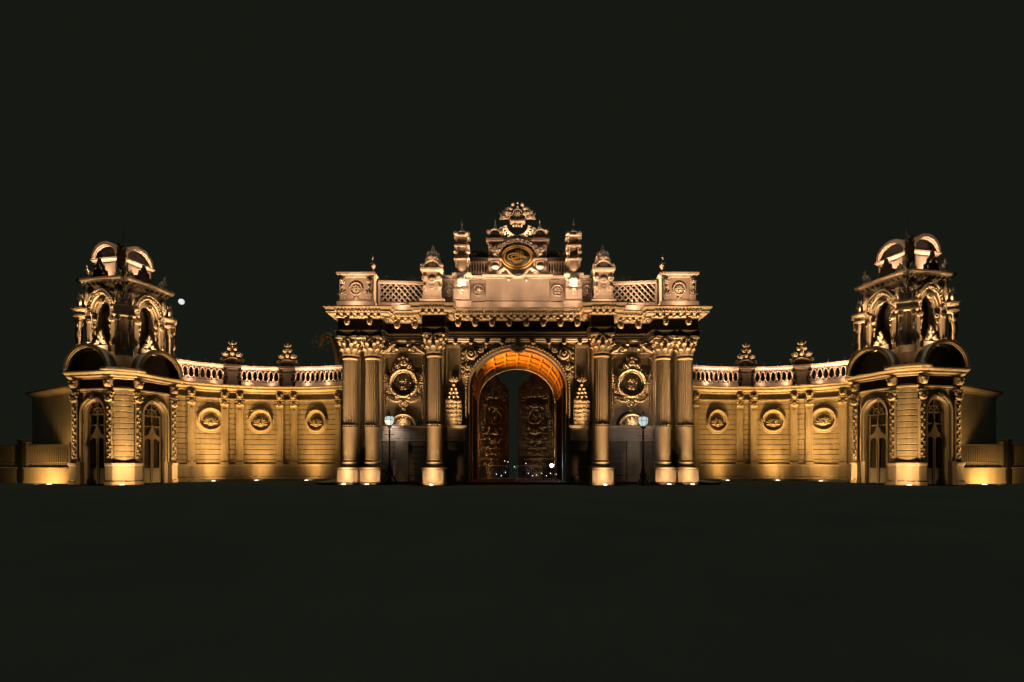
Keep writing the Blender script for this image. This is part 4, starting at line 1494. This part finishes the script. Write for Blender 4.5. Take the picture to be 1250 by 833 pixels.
def fence(sgn, ox, oy, label):
    x0, y0 = 28.7-ox, 1.55+oy
    r = empty('boundary_fence', (sgn*x0, y0, 0))
    tag(r, label, 'fence', 'low boundary fences')
    def mm():
        m = MB(); m.push(Matrix.Translation((sgn*x0,y0,0)) @ Matrix.Diagonal((sgn,1,1,1)) @ Matrix.Rotation(R(9), 4, 'Z')); return m
    for a, b in ((0.0,3.45),(3.85,8.5)):
        m = mm()
        m.box(a, b, .0, .45, 0, .92); m.box(a, b, -.07, .5, .92, 1.04, .02); m.box(a, b, -.05, .3, 0, .16)
        m.build('base_wall', STONE, r)
        m = mm()
        m.box(a+.05, b-.02, .16, .24, 1.30, 1.38); m.box(a+.05, b-.02, .13, .27, 2.42, 2.52)
        n = int((b-a)/.135)
        for k in range(n):
            x = a+.1+(b-a-.16)*k/(n-1)
            m.box(x-.03, x+.03, .17, .23, 1.04, 2.44)
        m.build('railing', FENCEM, r)
        for x in (a+.08, b-.1):
            m = mm(); m.box(x-.07, x+.07, .08, .32, 1.04, 2.6); m.box(x-.1, x+.1, .05, .35, 2.6, 2.68, .02)
            m.build('post', FENCEM, r)
    m = mm()
    m.box(3.48, 3.82, -.08, .40, 0, 2.75); m.box(3.42, 3.88, -.13, .45, 2.75, 2.85, .02)
    m.build('gate_pier', IRON, r)
fence(-1, 0, 0, 'low stone wall with upright metal railing joining the pavilion beside the moon')
fence(1, .8, -.45, 'low stone wall with upright metal railing joining the pavilion far from the moon')

# ================================================================== street lamps
def street_lamp(x, y, z, label):
    r = empty('street_lamp', (x, y, z))
    tag(r, label, 'street lamp', 'street lamps before the gate')
    m = MB()
    m.lathe([(.17,0),(.17,.08),(.11,.12),(.09,.5),(.12,.56),(.075,.62),(.06,.75),(.05,2.7),(.045,3.35)], 12)
    for z_ in (1.0, 2.85, 3.1): m.blob(0, 0, z_, .085, .085, .05)
    m.build('post', IRON, r, True)
    m = MB()
    for k in range(4):
        a = k*PI/2+.6
        m.push(Matrix.Rotation(a, 4, 'Z'))
        m.tube([(.06,0,1.05),(.14,0,.85),(.12,0,.6),(.22,0,.38),(.38,0,.16),(.47,0,.05)], [.025,.03,.03,.04,.045,.05], 6)
        m.scroll(.2, .62, .11, 1.3, PI, 1, .025, 0, 10)
        m.pop()
    m.build('scroll_feet', IRON, r, True)
    m = MB()
    m.box(-.30, .30, -.02, .02, 2.93, 2.97); m.lathe([(.05,3.35),(.13,3.42),(.16,3.5),(.14,3.53)], 14)
    m.build('crossbar', IRON, r, True)
    m = MB()
    m.lathe([(.11,3.53),(.24,3.68),(.29,3.85),(.27,4.0),(.20,4.08)], 20)
    m.build('lamp_globe', GLOBE, r, True)
    m = MB()
    m.lathe([(.28,4.07),(.20,4.13),(.08,4.2),(.04,4.3),(.06,4.34),(.001,4.42)], 16)
    m.build('lamp_cap', IRON, r, True)
    rb = MB()
    for k in range(6):
        a = 2*PI*k/6
        rb.tube([(q*cos(a), q*sin(a), zz) for q, zz in ((.12,3.52),(.255,3.68),(.305,3.85),(.285,4.0),(.20,4.1))], .014, 5)
    rb.tube([(.302*cos(2*PI*k/20), .302*sin(2*PI*k/20), 3.85) for k in range(20)], .014, 5, True)
    rb.build('lamp_ribs', IRON, r, True)
    return r
L1 = (X_(474.5-631, 32.6), .55, .14)
L2 = (X_(783.5-631, 31.3), -.75, .0)
street_lamp(*L1, 'dark iron street lamp with glowing white globe between columns, on the moon side')
street_lamp(*L2, 'dark iron street lamp with glowing white globe between columns, away from the moon')

# ================================================================== sunken floodlights
def flood(x, y, z, label, first=[None]):
    if first[0] is None:
        r = empty('ground_floodlight', (x,y,z))
        m = MB(); m.lathe([(.19,-.02),(.19,.03),(.15,.05),(.14,.02)], 20, cap=False); m.build('bezel', IRON, r, True)
        m = MB(); m.lathe([(.14,.02),(.13,.06),(.09,.085),(.05,.098),(.001,.10)], 18); m.build('lens', LENS, r, True)
        first[0] = r
    else:
        r = copy_tree(first[0]); r.location = (x,y,z)
    tag(r, label, 'floodlight', 'floodlights sunk in the ground')
    return r

def lamp_spot(name, loc, target, watts, colr, ang=110, blend=.8, size=.12):
    d = bpy.data.lights.new(name, 'SPOT')
    d.energy = 1.64*watts; d.color = colr; d.spot_size = R(ang); d.spot_blend = blend; d.shadow_soft_size = size
    o = bpy.data.objects.new(name, d); COL.objects.link(o)
    o.location = loc
    o.rotation_euler = (Vector(target)-Vector(loc)).to_track_quat('-Z', 'Y').to_euler()
    return o
def lamp_point(name, loc, watts, colr, size=.1):
    d = bpy.data.lights.new(name, 'POINT'); d.energy = watts; d.color = colr; d.shadow_soft_size = size
    o = bpy.data.objects.new(name, d); COL.objects.link(o); o.location = loc; return o

AMBER = (1.0, .53, .14)
WARM = (1.0, .57, .24)
HONEY = (1.0, .56, .19)
CREAM = (1.0, .58, .26)
PINK = (1.0, .575, .33)
ORANGE = (1.0, .24, .008)
COOL = (.78, .90, 1.0)

KW, KC, KP, KT, KL, KB, KA = 3.7, 2.9, 3.6, 3.4, 3.4, 3.0, 2.7
lampvar = random.Random(21)
def washer(name, loc, ang, a, E, colr, p=2.5, sig=None, cap=9.0, low=.4, size=.08):
    """asymmetric wall washer: its photometric curve throws more light the steeper it looks up, so a wall at
    distance a is washed evenly; ang is the heading of the wall (local +y points into it)"""
    d = bpy.data.lights.new(name, 'POINT')
    d.energy = 1.64*E*a*a*4*PI*PI*lampvar.uniform(.84, 1.16); d.color = colr; d.shadow_soft_size = size
    d.use_nodes = True
    nt = d.node_tree
    em = [n for n in nt.nodes if n.type == 'EMISSION'][0]
    tc = nt.nodes.new('ShaderNodeTexCoord')
    sx = nt.nodes.new('ShaderNodeSeparateXYZ')
    nt.links.new(tc.outputs['Normal'], sx.inputs[0])
    def mth(op, x, y=None, z=None):
        n = nt.nodes.new('ShaderNodeMath'); n.operation = op
        for i, v in enumerate((x, y, z)):
            if v is None: continue
            if isinstance(v, (int, float)): n.inputs[i].default_value = v
            else: nt.links.new(v, n.inputs[i])
        return n.outputs[0]
    vh = mth('MAXIMUM', sx.outputs[1], 1.0/cap)
    g = mth('POWER', vh, -p)
    # nothing towards the viewer's side or below the horizon
    back = nt.nodes.new('ShaderNodeMapRange'); back.interpolation_type = 'SMOOTHSTEP'
    back.inputs['From Min'].default_value = -.12; back.inputs['From Max'].default_value = .05
    nt.links.new(sx.outputs[1], back.inputs['Value'])
    g = mth('MULTIPLY', g, back.outputs[0])
    lo = nt.nodes.new('ShaderNodeMapRange'); lo.interpolation_type = 'SMOOTHSTEP'
    lo.inputs['From Min'].default_value = -.05; lo.inputs['From Max'].default_value = .85
    lo.inputs['To Min'].default_value = low; lo.inputs['To Max'].default_value = 1
    nt.links.new(sx.outputs[2], lo.inputs['Value'])
    g = mth('MULTIPLY', g, lo.outputs[0])
    dn = nt.nodes.new('ShaderNodeMapRange'); dn.interpolation_type = 'SMOOTHSTEP'
    dn.inputs['From Min'].default_value = -.3; dn.inputs['From Max'].default_value = -.02
    nt.links.new(sx.outputs[2], dn.inputs['Value'])
    g = mth('MULTIPLY', g, dn.outputs[0])
    if sig:
        e = mth('MULTIPLY', mth('MULTIPLY', sx.outputs[0], sx.outputs[0]), -1.0/(sig*sig))
        g = mth('MULTIPLY', g, mth('EXPONENT', e))
    nt.links.new(g, em.inputs['Strength'])
    o = bpy.data.objects.new(name, d); COL.objects.link(o)
    o.location = loc; o.rotation_euler = (0, 0, ang)
    return o

side = {-1: 'on the moon side', 1: 'away from the moon'}
bayname = ['nearest the pavilion', 'at mid curve', 'nearest the gate']
for s in (-1, 1):
    # wings
    for k, tm in enumerate((7.2*R(42.6), 7.2*R(15.6), -2.2)):
        p, a = wing_frame(tm)
        n = Vector((sin(a), -cos(a)))
        q = p+n*1.35
        X, Y_ = (q.x, q.y) if s < 0 else (-q.x, q.y)
        flood(X, Y_, 0, f'small round floodlight before the curved wall bay {bayname[k]}, {side[s]}')
        washer('wing_flood_beam', (X, Y_, .16), a if s < 0 else -a, 1.3, KW, AMBER, 1.8, .44, 5, .35, .15)
    # columns
    for cx, cy, nm in ((5.1,.1,'single column beside the arch'),(9.1,.9,'inner of the paired columns'),(10.5,.9,'outer of the paired columns')):
        X, Y_ = s*cx, cy-1.35
        flood(X, Y_, 0, f'small round floodlight before the {nm}, {side[s]}')
        washer('column_flood_beam', (X, Y_, .3), 0, .8, KC, WARM, 2.46, .24, 7, .5, .22)
        lamp_spot('pedestal_beam', (X, Y_-.55, .16), (s*cx, cy, .62), 95, WARM, 66, .5, .1)
    # pavilion
    def W(lp):
        v = KM @ Vector(lp)
        if s < 0: return (v.x, v.y, v.z)
        return (-O.x-RDX-(v.x-O.x)*PS, O.y+RDY+(v.y-O.y)*PS, v.z*PS)
    def WA(a): return a-PH if s < 0 else -(a-PH)
    q = W((HS+.65, -HS-.65, 0)); flood(*q, f'small round floodlight before the rusticated pavilion corner, {side[s]}')
    washer('pavilion_flood_beam', (q[0],q[1],.16), WA(PI/4), 1.25, KP, HONEY, 2.0, .6, 5, .6)
    q = W((-HS-.1, -HS-.9, 0)); flood(*q, f'small round floodlight at the fence end of the pavilion, {side[s]}')
    washer('pavilion_flood_beam', (q[0],q[1],.16), WA(0), 1.0, KP*.7, HONEY, 2.1, .5, 5, .8)
    q = W((HS+1.1, 1.3, .2))
    washer('pavilion_flood_beam', q, WA(PI/2), 1.0, KP*.55, HONEY, 2.15, .7, 5, .6)
    # fence foot and garden wall
    q = W((-HS-1.9, -HS-.5, .1)); lamp_spot('fence_flood_beam', q, W((-HS-2.6,-HS+1.8,.5)), 330, AMBER, 130, .9)
    gx = s*(29.3 if s < 0 else 28.5); gy = 2.45+(0 if s < 0 else -.45)
    lamp_spot('garden_wall_beam', (gx, gy, .25), (gx+s*2.0, gy+1.6, 4.6), 850, AMBER, 50, .7)
    # tower stage and lantern
    for fm_ in (0, 1):
        base = UM @ UF[fm_]
        wa = WA((0, PI/2)[fm_])
        for kx, e in ((-1,1),(1,1)):
            lp = base @ Vector((kx*1.72,-.62,11.06)); tp = base @ Vector((kx*1.0,-.2,12.7))
            lamp_spot('tower_cornice_beam', W(lp), W(tp), 42 if kx == (-1 if fm_ == 0 else 1) else 22, CREAM, 130, .8, .05)
        lp = base @ Vector((0,-.74,7.85))
        washer('tower_beam', W(lp), wa, .45, KT, CREAM, 2.2, .52, 8, .9, .05)
        kx = -1 if fm_ == 0 else 1
        lp = base @ Vector((kx*1.9,-.62,7.6))
        washer('tower_beam', W(lp), wa, .5, KT*.9, CREAM, 2.3, .6, 6, .9, .05)
        if fm_ == 0 and s > 0:
            cb_ = UM @ T(HU+.12, -HU-.12, 0, PI/4)
            washer('tower_beam', W(cb_ @ Vector((0,-.95,7.5))), WA(PI/4), .4, KT*.20, CREAM, 2.3, .45, 8, .8, .05)
        base = LM @ LF[fm_]
        lp = base @ Vector((0,-.5,12.98))
        washer('lantern_beam', W(lp), wa, .42, KL, PINK, 1.9, .8, 6, .9, .04)
    # balustrade lights on the wing cornice
    for k in range(3):
        t = (TP[k]+TP[k+1])/2
        for dt in (-.85, .85):
            pp, aa = wing_frame(t+dt); nn = Vector((sin(aa), -cos(aa)))
            q = pp+nn*.40
            washer('balustrade_beam', (q.x if s < 0 else -q.x, q.y, 6.99), aa if s < 0 else -aa, .35, KB, PINK, 2.3, .6, 6, .7, .04)
    # attic lights behind the cornice edge
    for X, Y_, ty, e in ((10.1,-.12,.75,1.0),(7.45,1.0,1.7,1.0),(5.3,-.85,.3,.8),(3.5,.0,.65,.62),(2.4,.15,1.0,.42),(.8,.05,.82,.36)):
        washer('attic_beam', (s*X, Y_, 10.98), 0, ty-Y_, KA*e, PINK, 2.35, .62, 6, .75, .05)
    lamp_spot('crest_beam', (s*2.4, 1.25, 13.18), (s*2.3, 1.9, 15.0), 30, PINK, 120, .8, .05)
    lamp_spot('crest_beam', (s*3.5, .68, 13.22), (s*3.5, 1.1, 15.0), 18, PINK, 100, .8, .05)
    lamp_spot('crest_beam', (s*1.3, 1.05, 13.25), (s*.9, 1.8, 15.5), 190, PINK, 120, .8, .05)
    lamp_spot('crest_beam', (s*.7, 1.45, 15.85), (s*.4, 1.95, 17.2), 120, PINK, 120, .8, .05)
    lamp_spot('urn_beam', (s*5.3, -.1, 13.42), (s*5.3, .7, 14.6), 4, PINK, 120, .8, .05)
    # gate wall above the dado
    washer('bay_beam', (s*7.3, 1.05, 3.76), 0, .6, KC*.36, WARM, 2.5, .6, 8, .6)
    washer('bay_beam', (s*4.05, .5, 3.74), 0, .5, KC*.3, WARM, 2.7, .4, 9, .5)
    lamp_spot('spandrel_beam', (s*4.45, -.35, 1.25), (s*2.4, 1.15, 8.2), 1900, WARM, 34, .9, .06)
    L = L1 if s < 0 else L2
    washer('dado_beam', (s*7.35, .7, .1), 0, .55, .55, WARM, 2.0, .45, 5, .6)
    lamp_spot('street_lamp_light', (L[0], L[1]+.1, L[2]+3.5), (L[0]-s*.1, 1.5, 2.9), 75, (1.0, .80, .66), 140, .8, .2)
# arch passage: orange lamps on the springing ledge, plus added fills low at the doors
lamp_spot('passage_beam', (-2.72, 2.6, 6.12), (.9, 2.9, 8.6), 2300, ORANGE, 84, .9, .1)
lamp_spot('passage_beam', (-2.72, 4.8, 6.12), (.9, 4.8, 8.6), 1600, ORANGE, 84, .9, .1)
lamp_spot('passage_beam', (2.72, 3.6, 6.12), (.6, 3.6, 8.8), 130, ORANGE, 80, .9, .1)
lamp_spot('jamb_beam', (-2.2, 2.3, .3), (-3.05, 1.4, 3.0), 45, ORANGE, 50, .9, .1)
lamp_spot('door_beam', (1.6, 6.6, .3), (1.6, 8.0, 4.5), 10, WARM, 110, 1, .1)
washer('door_relief_fill', (1.5, 7.6, .15), 0, .5, 2.6, (1,.64,.32), 2.45, .5, 8, .5)  # added unseen lamps grazing both leaves so their relief shows
washer('door_relief_fill', (-1.9, 8.25, .15), R(30), .6, 1.25, (1,.5,.16), 2.4, .42, 8, .5)
lamp_spot('door_beam', (-.4, 6.5, .3), (-2.0, 8.9, 4.0), 55, ORANGE, 90, 1, .1)

# ================================================================== passage barriers and the cool work light
def barrier(x, y, a, label, first=[None]):
    if first[0] is None:
        r = empty('crowd_barrier', (x,y,0))
        m = MB()
        m.tube([(-1.0,0,.2),(-1.0,0,1.05),(-.92,0,1.12),(.92,0,1.12),(1.0,0,1.05),(1.0,0,.2),(-1.0,0,.2)], .02, 8)
        m.build('frame', STEEL, r, True)
        m = MB()
        for k in range(15):
            m.tube([(-.88+k*.126,0,.2),(-.88+k*.126,0,1.12)], .009, 6)
        m.build('bars', STEEL, r, True)
        for sx in (-.75, .75):
            m = MB(); m.tube([(sx,-.3,.02),(sx,-.1,.12),(sx,0,.22),(sx,.1,.12),(sx,.3,.02)], .018, 6); m.build('foot', STEEL, r, True)
        first[0] = r
    else:
        r = copy_tree(first[0]); r.location = (x,y,0)
    r.rotation_euler = (0,0,a)
    tag(r, label, 'barrier', 'steel crowd barriers in the archway')
    return r
barrier(-1.55, 5.0, R(8), 'steel crowd barrier in the archway under the patterned open door leaf')
barrier(.75, 4.7, R(-5), 'steel crowd barrier in the archway before the closed door leaf')
for k, (x, y) in enumerate(((-.18, 1.9), (.62, 4.6))):
    r = empty('stanchion', (x, y, 0))
    tag(r, ('chrome stanchion post standing in the mouth of the archway', 'chrome stanchion post further inside the archway')[k], 'stanchion', 'chrome stanchions')
    m = MB(); m.lathe([(.17,0),(.16,.03),(.03,.06),(.025,.9),(.04,.93),(.045,.98),(.001,1.02)], 16); m.build('post', STEEL, r, True)
r = empty('work_light', (2.26, 2.6, 0))
tag(r, 'small bluish white lamp on a short pole inside the archway', 'lamp')
m = MB(); m.lathe([(.16,0),(.14,.03),(.025,.06),(.02,1.05)], 12); m.build('pole', IRON, r, True)
m = MB(); m.box(-.10, .10, -.04, .12, 1.05, 1.27, .02); m.build('housing', IRON, r, True)
m = MB(); m.blob(0, -.06, 1.16, .10, .04, .10, seg=16, rings=9); m.build('lens', COOLG, r, True)
lamp_point('work_light_glow', (2.2, 2.45, 1.2), 30, (.6,.8,1), .08)

first_pl = None  # added glowing dots on stakes, made up for the white specks
rnd = random.Random(11)
for k, (px, py, dd_) in enumerate(((606,579,36),(612,581,35.6),(617,577,36.4),(645,578,36),(650,581,35.5),(655,580,35.8),(661,578,36.3),(667,581,35.4),(672,578,36.2),(679,579,35.9),(616,563,36.6),(620,564,36.2),(642,566,36.8),(628,570,35.2))):
    x, y, z = CAMX+(px-625)*dd_/F, dd_-32, EYE+(HZ-py)*dd_/F
    if first_pl is None:
        r = first_pl = empty('glow_speck', (x, y, z-.0))
    else:
        r = empty('glow_speck', (x, y, z))
    tag(r, 'tiny made-up white glow on a thin stake low inside the archway', 'glow', 'tiny made-up white glows inside the archway')
    m = MB(); m.tube([(0,0,-z+.0),(0,0,-.02)], .008, 6); m.blob(0,0,-z+.01,.05,.05,.015); m.build('stake', IRON, r, True)
    m = MB(); m.blob(0, 0, 0, .028, .028, .032, seg=10, rings=6); m.build('glow_ball', TINY, r, True)

# ================================================================== bent tree behind the wing
r = empty('tree', (-17.2, 17.0, 0))
tag(r, 'bent bare trunked tree rising behind the curved wall, faintly lit', 'tree')
m = MB()
m.tube([(0.2,0,0),(.5,0,5),(.9,0,9),(.7,0,10.6),(.45,0,12.0),(.15,0,12.9),(-.35,0,13.2),(-.9,0,12.9),(-1.15,0,12.2)], [.5,.45,.42,.36,.3,.26,.24,.22,.16], 10)
m.tube([(.85,0,9.6),(1.3,.1,10.4),(1.5,.2,11.0)], [.2,.14,.06], 7)
m.tube([(.4,0,12.1),(.3,.2,12.9),(.5,.2,13.6)], [.16,.1,.05], 7)
m.build('trunk', BARK, r, True)
m = MB()
rnd = random.Random(3)
for c, rad, n in (((-.8,0,12.7),(.9,.8,.7),260), ((.1,0,13.1),(.8,.7,.5),200), ((1.2,0,10.7),(.6,.6,.5),110)):
    for i in range(n):
        v = Vector((rnd.gauss(0,.45), rnd.gauss(0,.45), rnd.gauss(0,.45)))
        p = Vector(c)+Vector((v.x*rad[0], v.y*rad[1], v.z*rad[2]))
        u = Vector((rnd.gauss(0,1),rnd.gauss(0,1),rnd.gauss(0,1))).normalized(); q = u.orthogonal().normalized()
        s_ = .09
        m.add([tuple(p+u*s_), tuple(p+q*s_*.5), tuple(p-u*s_), tuple(p-q*s_*.5)], [(0,1,2,3)])
m.build('crown', LEAF, r, True)
lamp_spot('tree_beam', (-16.4, 15.2, 6.0), (-16.6, 17.0, 11.5), 900, (1,.5,.14), 60, 1, .1)

# ================================================================== moon
d = 1500.0
mo = MB(); mo.blob(0, 0, 0, 7.8, 7.8, 7.8, seg=32, rings=20)
o = mo.build('moon', MOON)
o.location = (CAMX+(221.5-625)*d/F, d-32, EYE+(HZ-368.5)*d/F)
tag(o, 'bright white full moon in the dark sky beside the tower', 'moon')

# ================================================================== world, added overhead fill, camera
wd = bpy.data.worlds.new('World'); sc.world = wd
wd.use_nodes = True
bg = wd.node_tree.nodes.get('Background')
bg.inputs[0].default_value = (.0082, .0097, .0065, 1)
bg.inputs[1].default_value = 1.0
sl = bpy.data.lights.new('overhead_fill', 'SUN'); sl.energy = 1.28; sl.color = (1.0, .98, .74); sl.angle = R(4)  # added lamp straight overhead, lifts the ground to the sky's tone
so = bpy.data.objects.new('overhead_fill', sl); COL.objects.link(so)
so.rotation_euler = (R(-2), 0, 0)

cd = bpy.data.cameras.new('Camera'); cam = bpy.data.objects.new('Camera', cd); COL.objects.link(cam)
cam.location = (CAMX, -32, EYE); cam.rotation_euler = (R(90), 0, 0)
cd.sensor_width = 36; cd.lens = F/1250*36; cd.shift_y = (HZ-416.5)/1250
cd.clip_end = 5000; cd.clip_start = .1
sc.camera = cam
sc.view_settings.view_transform = 'Standard'; sc.view_settings.look = 'None'
sc.view_settings.exposure = 0; sc.view_settings.gamma = 1
sc.render.engine = 'CYCLES'
sc.cycles.use_denoising = True
sc.cycles.use_adaptive_sampling = False
sc.cycles.light_sampling_threshold = 0.0
sc.cycles.sample_clamp_indirect = 3.0
sc.cycles.max_bounces = 5; sc.cycles.diffuse_bounces = 3; sc.cycles.glossy_bounces = 3
